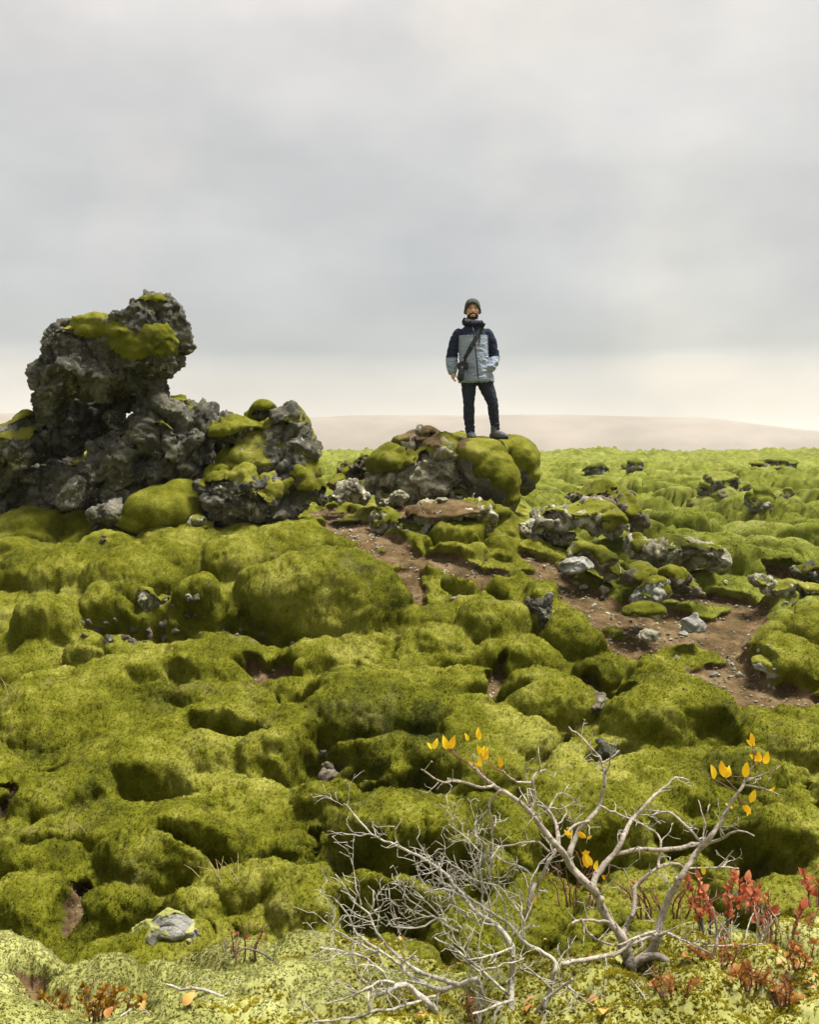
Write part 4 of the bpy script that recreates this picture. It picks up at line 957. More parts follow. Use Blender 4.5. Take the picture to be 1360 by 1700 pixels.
# jacket: torso and sleeves in one skin, navy yoke and sleeves over grey-blue
jb = MB()
jb.tube([pp(562, 396, .015), pp(562, 436, .015), pp(563, 520, .005), pp(565, 620, .0), pp(570, 740, .0), pp(582, 860, .0), pp(592, 950, .0), pp(593, 1008, .0)],
        [(.085, .075), (.140, .095), (.180, .128), (.178, .138), (.176, .140), (.186, .145), (.200, .150), (.212, .155)], 36, cap=.12)
jb.tube([pp(410, 492, .012), pp(366, 570, .015), pp(338, 690, .02), pp(330, 760, .012), pp(328, 840, -.012), pp(334, 900, -.03)], [.074, .068, .062, .060, .055, .043], 20)
jb.tube([pp(708, 492, .012), pp(752, 570, .02), pp(780, 680, .03), pp(788, 745, .025), pp(772, 810, -.03), pp(742, 860, -.075)], [.074, .068, .062, .060, .056, .048], 20)
jm = remesh(jb.V, jb.F, 0.0075, 3); JP, JN = mesh_arrays(jm)
jx = JP[:, 0] / SM + 610; jy = 1640 - JP[:, 2] / SM
wr = perlin(JP * np.array([1, 1, 2.2], np.float32), 11.0, 3.0); wr2 = perlin(JP * np.array([.7, 1, 2.6], np.float32), 24.0, 9.0)
arm = ((jx < 408) | (jx > 716)); 
amp = np.where(arm, 0.012, 0.008) * (0.6 + 0.8 * sstep(560, 800, jy))
low = sstep(850, 990, jy)
JD = JP + JN * (amp * (1 - 2 * np.abs(wr)) + 0.003 * wr2)[:, None].astype(np.float32)
set_co(jm, JD)
jac = link('jacket', jm, [M['grey_cloth'], M['navy']], man)
cent = np.empty(len(jm.polygons) * 3, np.float32); jm.polygons.foreach_get('center', cent); cent = cent.reshape(-1, 3)
px_ = cent[:, 0] / SM + 610; py_ = 1640 - cent[:, 2] / SM
yoke = py_ < 512
slv = ((px_ < 404 - 0.018 * (py_ - 512)) & (py_ < 748)) | ((px_ > 722 + 0.0 * py_) & (py_ < 735))
jm.polygons.foreach_set('material_index', (yoke | slv).astype(np.int32)); jm.update()
JBVH = BVHTree.FromPolygons([tuple(v) for v in JD], [tuple(p.vertices) for p in jm.polygons])
def onj(zx_, zy_, off=0.003):
    p = pp(zx_, zy_, -2.0); h = JBVH.ray_cast(p, Vector((0, 1, 0)))
    y = h[0].y if h[0] is not None else -0.12
    return Vector((p.x, y - off, p.z))
def ribbon(name, mat, pts, w, off, th, parent, n=24):
    """flat band laid on the jacket front"""
    P = []
    for i in range(n):
        t = i / (n - 1) * (len(pts) - 1); k = min(int(t), len(pts) - 2); f = t - k
        P.append((pts[k][0] * (1 - f) + pts[k + 1][0] * f, pts[k][1] * (1 - f) + pts[k + 1][1] * f))
    C3 = [onj(x, y, 0) for x, y in P]; ys = [c.y for c in C3]
    for _ in range(2): ys = [min(ys[i], (ys[max(i - 1, 0)] + ys[min(i + 1, n - 1)]) / 2) for i in range(n)]
    V2 = []; F2 = []
    for i in range(n):
        a, b = P[max(i - 1, 0)], P[min(i + 1, n - 1)]
        d = Vector((b[0] - a[0], 0, -(b[1] - a[1]))).normalized(); s_ = Vector((-d.z, 0, d.x)) * w * 0.5
        c = Vector((C3[i].x, ys[i] - off, C3[i].z))
        V2 += [c - s_, c - s_ - Vector((0, th, 0)), c + s_ - Vector((0, th, 0)), c + s_]
    for i in range(n - 1):
        for k in range(4): F2.append((i * 4 + k, i * 4 + (k + 1) % 4, (i + 1) * 4 + (k + 1) % 4, (i + 1) * 4 + k))
    F2 += [(3, 2, 1, 0), tuple((n - 1) * 4 + k for k in range(4))]
    return mk(name, V2, F2, mat, parent, None, False)
ribbon('zipper', M['zip'], [(545, 380), (558, 460), (572, 620), (590, 800), (607, 1008)], .012, .001, .003, jac, 40)
ribbon('zipper_pull', M['steel'], [(544, 372), (545, 392)], .010, .005, .003, jac, 4)
ribbon('yoke_zip_tape', M['steel'], [(548, 410), (560, 470)], .006, .004, .002, jac, 8)
ribbon('chest_pocket_zip', M['zip'], [(622, 518), (610, 630)], .009, .001, .003, jac, 12)
ribbon('chest_pocket_flap', M['zip'], [(630, 518), (627, 600)], .004, .001, .003, jac, 8)
ribbon('chest_logo', M['white'], [(636, 466), (656, 464)], .004, .002, .0015, jac, 4)
ribbon('side_pocket_welt', M['grey_cloth'], [(716, 750), (745, 870)], .012, .001, .004, jac, 10)
ribbon('hem_seam', M['grey_cloth'], [(400, 996), (500, 1003), (600, 992), (700, 985), (785, 975)], .010, .0, .003, jac, 30)
cf = MB(); cf.tube([pp(331, 872, -.024), pp(335, 906, -.034)], [.050, .047], 20); cf.obj('cuff', M['grey_cloth'], jac)
# hood gathered round the neck and the pale collar inside it
hd = MB()
loop = []
for k in range(17):
    an = math.radians(-75 + 330 * k / 16) - math.pi / 2 - math.radians(90)
    loop.append(Vector((pp(556, 0).x + 0.096 * math.cos(an), .022 + 0.085 * math.sin(an), pp(0, 372 - 34 * max(0, math.sin(an)) - 14 * math.sin(an)).z)))
hd.tube(loop, [.030 + .008 * math.sin(k * 1.7) for k in range(17)], 12)
hd.tube([pp(470, 318, .05), pp(462, 350, .03), pp(478, 385, -.03)], [.020, .028, .024], 10)
hd.tube([pp(520, 384, -.075), pp(560, 388, -.088), pp(610, 380, -.078), pp(646, 372, -.05)], [.030, .030, .030, .03], 10)
hm_ = remesh(hd.V, hd.F, 0.007, 2); HP, HN = mesh_arrays(hm_); set_co(hm_, HP + HN * (0.004 * perlin(HP, 28.0))[:, None]); link('hood', hm_, M['navy'], jac)
cl = MB()
for k in range(20):
    pass
lp = [Vector((pp(553, 0).x + 0.076 * math.cos(a), .012 + 0.080 * math.sin(a), pp(0, 338 + (14 if math.sin(a) < 0 else 0) * abs(math.sin(a))).z)) for a in [2 * math.pi * k / 20 for k in range(21)]]
cl.tube(lp, [.019] * 21, 10); cl.obj('fleece_collar', M['fleece'], jac)
# trousers
tb = MB()
tb.tube([pp(596, 960, 0), pp(598, 1010, 0), pp(602, 1030, 0)], [(.165, .12), (.190, .125), (.172, .115)], 28, cap=.1)
tb.tube([pp(512, 1020, .0), pp(512, 1120, -.005), pp(512, 1240, -.012), pp(514, 1330, .0), pp(518, 1440, .01), pp(528, 1540, .012)], [(.092, .098), (.083, .090), (.067, .072), (.070, .075), (.062, .066), (.056, .064)], 22)
tb.tube([pp(690, 1020, .0), pp(728, 1120, -.008), pp(768, 1235, -.02), pp(778, 1330, -.005), pp(795, 1430, .01), pp(808, 1505, .012)], [(.098, .100), (.086, .090), (.067, .072), (.066, .072), (.057, .062), (.050, .058)], 22)
tm = remesh(tb.V, tb.F, 0.0075, 2); TP, TNn = mesh_arrays(tm); ty = 1640 - TP[:, 2] / SM
fold = 0.007 + 0.008 * sstep(1380, 1500, ty) + 0.004 * np.exp(-((ty - 1240) / 60) ** 2)
set_co(tm, TP + TNn * (fold * perlin(TP * np.array([1, 1, 2.0], np.float32), 20.0, 5.0))[:, None].astype(np.float32))
trou = link('trousers', tm, M['trouser'], man)
# boots
def boot(zx_, zy_, ang, lift=0.0):
    r = Matrix.Rotation(ang, 3, 'Z'); o = pp(zx_, zy_)
    def q(x, y, z): return o + r @ Vector((x, y, z))
    b = MB()
    b.tube([q(0, .02, .150), q(0, .02, .09), q(0, .015, .055)], [(.050, .056), (.050, .058), (.052, .066)], 16)
    b.tube([q(0, .055, .045), q(0, .0, .050), q(0, -.075, .048), q(0, -.135, .036), q(0, -.162, .032)], [(.044, .042), (.050, .055), (.052, .050), (.050, .040), (.040, .030)], 16)
    m_ = remesh(b.V, b.F, .007, 3); bo = link('boot', m_, M['boot'], man)
    sV = []; n = 28
    for zz, gr in ((-.002, .0), (.020, .002)):
        for k in range(n):
            a = 2 * math.pi * k / n; yy = -.055 + .138 * math.cos(a); wx_ = (.052 + gr) * (abs(math.sin(a)) ** .7) * (1.0 - .18 * (0.5 + 0.5 * math.cos(a - math.pi)) ** 3 + .0)
            sV.append(q(math.copysign(wx_, math.sin(a)), yy, zz))
    sF = [(k, (k + 1) % n, n + (k + 1) % n, n + k) for k in range(n)] + [tuple(reversed(range(n))), tuple(range(n, 2 * n))]
    mk('sole', sV, sF, M['sole'], bo, None, False)
    for k in range(4):
        la = MB(); yy = -.045 - k * .026; zz = .098 - k * .012
        la.tube([q(-.026, yy, zz - .010), q(0, yy - .008, zz), q(.026, yy, zz - .010)], [.003, .0035, .003], 6); la.obj('lace', M['lace'], bo)
    return bo
boot(535, 1636, math.radians(4)); boot(808, 1630, math.radians(42))
# ------------------------------------------------------------------ camera on a sling strap
bag = empty('sling_camera', man_loc + pp(432, 960, -.19))
tag(bag, 'black camera hanging at his hip on a wide dark shoulder strap', 'camera')
off = pp(432, 960, -.19)
def bp(zx_, zy_, y): return pp(zx_, zy_, y) - off
cb = MB(); rt = Matrix.Rotation(math.radians(-8), 3, 'Y')
def rbox(c, h, bev, mat, name, parent, rot=None):
    bmm = bmesh.new(); bmesh.ops.create_cube(bmm, size=1.0)
    bmesh.ops.scale(bmm, vec=Vector(h) * 2, verts=bmm.verts); bmesh.ops.bevel(bmm, geom=bmm.edges[:], offset=bev, segments=2, affect='EDGES')
    if rot is not None: bmesh.ops.rotate(bmm, cent=(0, 0, 0), matrix=rot, verts=bmm.verts)
    bmesh.ops.translate(bmm, vec=c, verts=bmm.verts); me = bpy.data.meshes.new(name); bmm.to_mesh(me); bmm.free()
    return link(name, me, mat, parent)
cbody = rbox(bp(436, 850, -.19), (.066, .034, .040), .010, M['black'], 'camera_body', bag, rt)
rbox(bp(440, 812, -.19), (.026, .024, .012), .006, M['black'], 'viewfinder', bag, rt)
rbox(bp(476, 868, -.205), (.018, .032, .034), .008, M['black'], 'grip', bag, rt)
ln_ = MB(); ln_.tube([bp(424, 880, -.20), bp(418, 930, -.205), bp(412, 985, -.21)], [.036, .036, .041], 20); lens = ln_.obj('lens', M['black'], bag)
rg_ = MB(); rg_.tube([bp(417, 938, -.206), bp(415, 956, -.207)], [.0395, .0395], 20); rg_.obj('focus_ring', M['strap'], lens)
st_ = ribbon('strap', M['strap'], [(668, 385), (640, 440), (600, 520), (560, 590), (500, 700), (462, 775)], .050, .006, .004, bag, 36)
st_.location = -off
ribbon('strap_end', M['black'], [(472, 760), (456, 800), (448, 828)], .022, .012, .005, bag, 10).location = -off
ribbon('buckle', M['black'], [(540, 622), (526, 650)], .054, .011, .006, bag, 5).location = -off
# ------------------------------------------------------------------ shrubs
def bark(name, lo, mid, hi, dark):
    m, t, b = new_mat(name); pos = coords(t)
    c = ramp_node(t, noise_node(t, pos, 55.0, 5, 0.65), [(0.3, lo), (0.5, mid), (0.7, hi)])
    c = mixc(t, mrange(t, noise_node(t, pos, 95.0, 5, 0.75), 0.56, 0.63), c, dark)
    L(t, c, b.inputs['Base Color']); b.inputs['Roughness'].default_value = 0.85; b.inputs['Specular IOR Level'].default_value = 0.15
    bump(t, b, noise_node(t, pos, 170.0, 5, 0.75), 0.004); return m
M['bark'] = bark('pinkish_grey_bark', (0.18, 0.148, 0.118), (0.34, 0.292, 0.242), (0.50, 0.445, 0.38), (0.09, 0.06, 0.045))
M['grey_bark'] = bark('lichen_grey_bark', (0.20, 0.18, 0.14), (0.40, 0.37, 0.305), (0.58, 0.55, 0.47), (0.085, 0.075, 0.055))
M['dark_bark'] = bark('dark_bark', (0.06, 0.05, 0.04), (0.13, 0.115, 0.09), (0.24, 0.22, 0.17), (0.03, 0.025, 0.02))
M['red_twig'] = bark('red_twig', (0.11, 0.045, 0.025), (0.20, 0.10, 0.06), (0.33, 0.20, 0.13), (0.05, 0.02, 0.015))
def leaf_mat(name, a, b_, c_):
    m, t, b = new_mat(name); pos = coords(t)
    oi = N(t, 'ShaderNodeObjectInfo')
    f = math_node(t, 'ADD', math_node(t, 'MULTIPLY', oi.outputs['Random'], 0.6), math_node(t, 'MULTIPLY', noise_node(t, pos, 90.0, 3), 0.4))
    c = ramp_node(t, f, [(0.15, a), (0.5, b_), (0.85, c_)])
    L(t, c, b.inputs['Base Color']); b.inputs['Roughness'].default_value = 0.55; b.inputs['Specular IOR Level'].default_value = 0.3
    tr = N(t, 'ShaderNodeBsdfTranslucent'); L(t, c, tr.inputs['Color']); mx = N(t, 'ShaderNodeMixShader'); mx.inputs[0].default_value = 0.35
    L(t, b.outputs[0], mx.inputs[1]); L(t, tr.outputs[0], mx.inputs[2]); L(t, mx.outputs[0], t.nodes['Material Output'].inputs[0]); return m
M['leaf'] = leaf_mat('yellow_leaf', (0.88, 0.45, 0.012), (0.96, 0.62, 0.015), (0.97, 0.72, 0.04))
M['red_leaf'] = leaf_mat('red_leaf', (0.36, 0.07, 0.03), (0.52, 0.15, 0.07), (0.64, 0.27, 0.14))
M['fallen'] = leaf_mat('fallen_leaf', (0.52, 0.22, 0.06), (0.62, 0.33, 0.16), (0.72, 0.42, 0.10))
def leaf_mesh(name, l, w, fold=0.35, curl=0.3):
    V = []; n = 7
    for i in range(n):
        t = i / (n - 1); ww = w * math.sin(math.pi * (0.04 + 0.93 * t) ** 0.85) ** 0.9; z = -curl * l * (t - 0.4) ** 2
        V += [(-ww, t * l, z + ww * fold), (0, t * l, z), (ww, t * l, z + ww * fold)]
    Fl = []
    for i in range(n - 1):
        for k in (0, 1): Fl.append((i * 3 + k, i * 3 + k + 1, (i + 1) * 3 + k + 1, (i + 1) * 3 + k))
    me = bpy.data.meshes.new(name); me.from_pydata(V, [], Fl); me.update(); me.polygons.foreach_set('use_smooth', np.ones(len(me.polygons), bool)); return me
sr = random.Random(11)
def resample(P, step):
    out = []
    n = len(P)
    for i in range(n - 1):
        p0, p1, p2, p3 = P[max(i - 1, 0)], P[i], P[i + 1], P[min(i + 2, n - 1)]
        m = max(2, int((p2 - p1).length / step))
        for k in range(m):
            t = k / m
            out.append(0.5 * ((2 * p1) + (p2 - p0) * t + (2 * p0 - 5 * p1 + 4 * p2 - p3) * t * t + (3 * p1 - p0 - 3 * p2 + p3) * t ** 3))
    out.append(P[-1]); return out
class Limb: pass
WK = [1.0]
def limb(px_pts, w0, w1, Y0, Y1, kind='branch'):
    """photo-pixel polyline -> limb in space; w in photo pixels (full width)"""
    l = Limb(); n = len(px_pts); P = []
    for i, p in enumerate(px_pts):
        t = i / max(1, n - 1); Y = Y0 + (Y1 - Y0) * t + (0.012 * math.sin(i * 2.1 + px_pts[0][0]) if 0 < i < n - 1 else 0)
        P.append(at(p[0], p[1], Y))
    l.P = resample(P, 0.014); m = len(l.P)
    for i in range(1, m - 1): l.P[i] = l.P[i] + Vector((sr.gauss(0, 1), sr.gauss(0, 1), sr.gauss(0, 1))) * 0.0011
    Ym = (Y0 + Y1) / 2
    l.R = [max(0.0009, 0.76 * WK[0] * (w0 + (w1 - w0) * (i / (m - 1)) ** 0.8) * 0.5 / F * Ym) * (1 + 0.10 * sr.uniform(-1, 1)) for i in range(m)]
    l.kind = kind; return l
def twig_geo(mb, p, d, ln, r, depth, rg, tips=None):
    pts = [p]; q = p.copy(); dd = d.copy(); n = max(2, int(ln / 0.011))
    for i in range(n):
        dd = (dd + Vector((rg.gauss(0, 1), rg.gauss(0, 1), rg.gauss(0, 1) + 0.12)) * 0.20).normalized(); q = q + dd * (ln / n); pts.append(q.copy())
        if depth > 0 and i > 0 and rg.random() < 0.55:
            s = dd.cross(Vector((rg.gauss(0, 1), rg.gauss(0, 1), rg.gauss(0, 1)))).normalized()
            twig_geo(mb, q.copy(), (dd * 0.6 + s).normalized(), ln * rg.uniform(.25, .55), r * 0.65, depth - 1, rg)
    mb.tube(pts, [max(0.0007, r * (1 - 0.6 * i / n)) for i in range(n + 1)], 5)
    if tips is not None: tips.append((q.copy(), dd.copy()))
def build_shrub(root, limbs, mat, twig_mat, twig_n, tw_len, rg, off, tw_mul=1.0):
    objs = []
    for (l, nt) in limbs:
        mb = MB(); mb.tube([p - off for p in l.P], l.R, 8)
        for _ in range(max(2, int(len(l.P) / 8))):          # bud scars and knots
            i = rg.randrange(len(l.P)); mb.ell(l.P[i] - off + Vector((rg.gauss(0, .3), rg.gauss(0, .3), rg.gauss(0, .3))) * l.R[i], [l.R[i] * rg.uniform(.7, 1.05)] * 3, 6, 4)
        o = mb.obj(l.kind, mat if l.kind != 'trunk' else M['dark_bark'], root); objs.append((o, l))
        for _ in range(int(round(nt * tw_mul)) if nt is not None else twig_n(l)):
            i = int(len(l.P) * rg.uniform(.12, .99)); i = min(i, len(l.P) - 2)
            t = (l.P[i + 1] - l.P[i]).normalized(); s = t.cross(Vector((rg.gauss(0, 1), rg.gauss(0, 1), rg.gauss(0, 1)))).normalized()
            tb_ = MB(); twig_geo(tb_, l.P[i] - off, (t * 0.7 + s + Vector((0, 0, .25))).normalized(), tw_len * rg.uniform(.4, 1.3), min(l.R[i] * .6, .0019), 2, rg)
            tb_.obj('twig', twig_mat, o)
    return objs
# right shrub: stout pinkish limbs, yellow leaves
base_hit = hit(1045, 1608); YA = base_hit.y + 0.02; print('YA', YA, hit(850, 1695).y)
zg = base_hit.z
rootA = empty('leafy_shrub', at(1045, 1612, YA))
tag(rootA, 'low gnarled shrub with stout pinkish-grey limbs and a few yellow leaves', 'shrub'); offA = rootA.location.copy()
A_ = [
 (limb([(1045, 1640), (1046, 1612), (1043, 1592), (1035, 1566)], 44, 26, YA, YA, 'trunk'), 0),
 (limb([(1040, 1590), (1035, 1560), (1006, 1519), (988, 1480), (971, 1463), (949, 1441), (932, 1413), (916, 1394), (897, 1369), (877, 1345), (852, 1324), (827, 1308), (803, 1291), (792, 1279), (780, 1268)], 24, 6, YA, YA - .12), 5),
 (limb([(821, 1303), (800, 1306), (759, 1297), (730, 1297), (711, 1283), (700, 1277)], 7, 3, YA - .10, YA - .2), 2),
 (limb([(880, 1347), (887, 1324), (886, 1291), (895, 1281), (906, 1277)], 9, 4, YA - .06, YA - .02), 1),
 (limb([(895, 1280), (896, 1262), (894, 1240)], 4, 2, YA - .03, YA - .02), 0),
 (limb([(885, 1299), (858, 1297), (834, 1279)], 6, 3, YA - .03, YA - .1), 1),
 (limb([(879, 1339), (871, 1322), (862, 1306)], 5, 2, YA - .06, YA + .02), 0),
 (limb([(830, 1312), (813, 1332), (817, 1365), (817, 1406), (815, 1450)], 5, 7, YA - .1, YA - .05), 2),
 (limb([(928, 1406), (926, 1386), (920, 1361), (908, 1343), (893, 1336)], 11, 5, YA - .02, YA + .10), 1),
 (limb([(912, 1343), (920, 1326), (932, 1316), (947, 1324)], 5, 2, YA + .06, YA + .14), 1),
 (limb([(912, 1341), (936, 1341), (955, 1330)], 4, 2, YA + .06, YA + .1), 1),
 (limb([(926, 1368), (941, 1349), (932, 1334)], 4, 2, YA + .02, YA + .1), 0),
 (limb([(968, 1462), (950, 1440), (946, 1418), (951, 1398), (963, 1376), (978, 1359), (994, 1339), (1001, 1316), (1004, 1295), (1001, 1273), (995, 1256), (978, 1238), (959, 1217), (945, 1207)], 15, 3.5, YA, YA + .12), 3),
 (limb([(1000, 1266), (1014, 1258), (1027, 1246)], 6, 3, YA + .08, YA + .1), 1),
 (limb([(1003, 1285), (1013, 1268), (1013, 1250)], 5, 2, YA + .08, YA + .02), 0),
 (limb([(978, 1362), (957, 1369), (928, 1390)], 6, 4, YA + .03, YA - .02), 0),
 (limb([(996, 1337), (1012, 1345), (1027, 1349), (1048, 1362)], 5, 4, YA + .05, YA + .12), 2),
 (limb([(985, 1476), (990, 1450), (1021, 1417), (1033, 1396), (1043, 1371), (1056, 1354), (1075, 1333), (1087, 1319), (1108, 1302), (1122, 1291), (1144, 1295)], 15, 3, YA + .01, YA + .22), 4),
 (limb([(1075, 1345), (1111, 1349), (1132, 1364), (1165, 1399)], 4, 6, YA + .16, YA + .06), 2),
 (limb([(1018, 1419), (1060, 1409), (1099, 1411), (1158, 1401), (1168, 1399)], 9, 10, YA + .06, YA + .05), 1),
 (limb([(1050, 1600), (1080, 1580), (1092, 1556), (1099, 1521), (1113, 1486), (1134, 1451), (1153, 1422), (1167, 1404), (1181, 1387), (1198, 1364), (1214, 1331), (1228, 1314), (1238, 1293), (1242, 1284), (1250, 1272)], 22, 5, YA, YA + .02), 5),
 (limb([(1168, 1403), (1191, 1394), (1226, 1378), (1252, 1387)], 8, 3, YA + .04, YA - .05), 1),
 (limb([(1168, 1396), (1170, 1370), (1175, 1345), (1179, 1335)], 5, 2, YA + .04, YA + .08), 0),
 (limb([(1171, 1376), (1167, 1352), (1160, 1328)], 4, 2, YA + .05, YA + .1), 0),
 (limb([(1238, 1296), (1259, 1288), (1280, 1281), (1294, 1272)], 5, 2, YA + .02, YA - .02), 1),
 (limb([(1236, 1303), (1260, 1307), (1270, 1309), (1294, 1319)], 5, 2, YA + .02, YA - .05), 1),
 (limb([(1030, 1560), (1040, 1538), (1050, 1519), (1054, 1502), (1056, 1472), (1092, 1441), (1122, 1434), (1141, 1441), (1190, 1440), (1226, 1441)], 13, 3, YA, YA + .14), 4),
 (limb([(1192, 1440), (1205, 1428), (1217, 1412)], 5, 2, YA + .11, YA + .1), 0),
 (limb([(1094, 1440), (1094, 1426), (1097, 1404), (1096, 1390), (1086, 1380), (1066, 1368), (1044, 1352)], 7, 3, YA + .06, YA + .16), 3),
 (limb([(1048, 1600), (1087, 1585), (1120, 1604), (1158, 1625), (1181, 1646), (1191, 1674)], 20, 8, YA, YA - .12), 2),
 (limb([(1084, 1560), (1104, 1548), (1134, 1559), (1160, 1571), (1188, 1589)], 9, 4, YA - .02, YA - .08), 2),
 (limb([(1160, 1571), (1228, 1568), (1266, 1566)], 4, 3, YA - .05, YA - .05), 2),
 (limb([(1184, 1584), (1190, 1568), (1191, 1549), (1184, 1507)], 8, 4, YA - .08, YA - .08), 0),
 (limb([(1090, 1550), (1060, 1562), (1017, 1585), (976, 1591), (934, 1599)], 8, 9, YA - .05, YA - .18), 2),
 (limb([(1088, 1546), (1060, 1554), (1025, 1568)], 6, 4, YA - .06, YA - .12), 1),
 (limb([(875, 1525), (877, 1502), (884, 1478), (891, 1465), (908, 1440), (922, 1411)], 10, 8, YA - .06, YA - .03), 2),
 (limb([(912, 1413), (895, 1398), (877, 1396), (850, 1402), (823, 1406)], 6, 3, YA - .03, YA - .12), 2),
 (limb([(1010, 1530), (985, 1528), (965, 1526), (950, 1532)], 7, 5, YA - .04, YA - .1), 1),
 (limb([(965, 1526), (975, 1545), (992, 1560), (1015, 1568)], 6, 5, YA - .08, YA - .04), 1),
]
rgA = random.Random(5)
objsA = build_shrub(rootA, A_, M['bark'], M['grey_bark'], lambda l: 4, 0.06, rgA, offA, 1.8)
LM = [leaf_mesh('yellow_leaf_blade', 0.040 * s, 0.0095 * s, f, c) for s, f, c in ((1, .35, .3), (.85, .6, .5), (1.1, .2, .2))]
def nearest(objs, p):
    best = None
    for o, l in objs:
        d = min((q - p).length for q in l.P)
        if best is None or d < best[0]: best = (d, o, l)
    return best
def put_leaf(objs, off, px, py, ang, Y=None, meshes=LM, mat=None, scale=1.0, rg=rgA, stalk=True, smat=None):
    """ang: direction of the tip in the picture plane, degrees from up"""
    p0 = at(px, py, Y or YA); d, o, l = nearest(objs, p0)
    q = min(l.P, key=lambda v: math.hypot(v.x / v.y - p0.x / p0.y, v.z / v.y - p0.z / p0.y) + (v - p0).length * .05)
    p = at(px, py, q.y + rg.uniform(-.01, .01))
    me = meshes[rg.randrange(len(meshes))]
    lf = link('leaf', me, None if me.materials else mat, o)
    a = math.radians(ang); dirv = Vector((math.sin(a), rg.uniform(-.25, .1), math.cos(a))).normalized()
    nrm = Vector((rg.uniform(-.6, .6), -1, rg.uniform(-.2, .5))); xax = dirv.cross(nrm).normalized(); zax = xax.cross(dirv).normalized()
    m = Matrix((xax, dirv, zax)).transposed().to_4x4(); m.translation = p - off
    lf.matrix_local = m @ Matrix.Scale(scale, 4)
    if stalk and (q - p).length < .08:
        s = MB(); s.tube([q - off, (q + p) * .5 - off + Vector((0, -.004, -.002)), p - off], [.0011, .001, .0009], 5); s.obj('leaf_stalk', smat or M['red_twig'], o)
for me in LM: me.materials.append(M['leaf'])
YL = [(718, 1243, -35, .6), (720, 1243, 20, .7), (742, 1244, -14, .9), (749, 1242, 14, .9), (777, 1230, -16, .65), (796, 1228, -6, .9), (803, 1256, -28, .8), (806, 1262, 8, 1.0), (793, 1273, -62, .8), (795, 1272, 16, .7), (832, 1274, -8, .7),
      (1187, 1293, -16, 1.0), (1203, 1290, -10, 1.0), (1205, 1291, 20, 1.0), (1214, 1288, -28, .7), (1237, 1290, 8, .95), (1254, 1238, -55, .75), (1250, 1236, -8, .75), (1262, 1265, -12, .8), (1270, 1268, 10, .9), (1258, 1262, -52, .65),
      (1246, 1332, 22, .85), (1218, 1340, -62, .65), (1240, 1336, 172, 1.0), (1234, 1336, 140, .7), (1276, 1312, 60, .6), (949, 1388, -50, .6), (946, 1392, 0, .9), (960, 1380, 130, .9), (974, 1392, 60, .4), (975, 1440, -5, 1.05), (983, 1436, -30, .8), (988, 1444, 10, .7), (966, 1416, 85, .6),
      (887, 1500, -5, .7), (1170, 1452, -20, .7), (1000, 1452, 150, .5), (798, 1250, 30, .6), (745, 1243, 40, .5)]
for (x, y, a, s) in YL: put_leaf(objsA, offA, x, y, a, scale=s * .9)
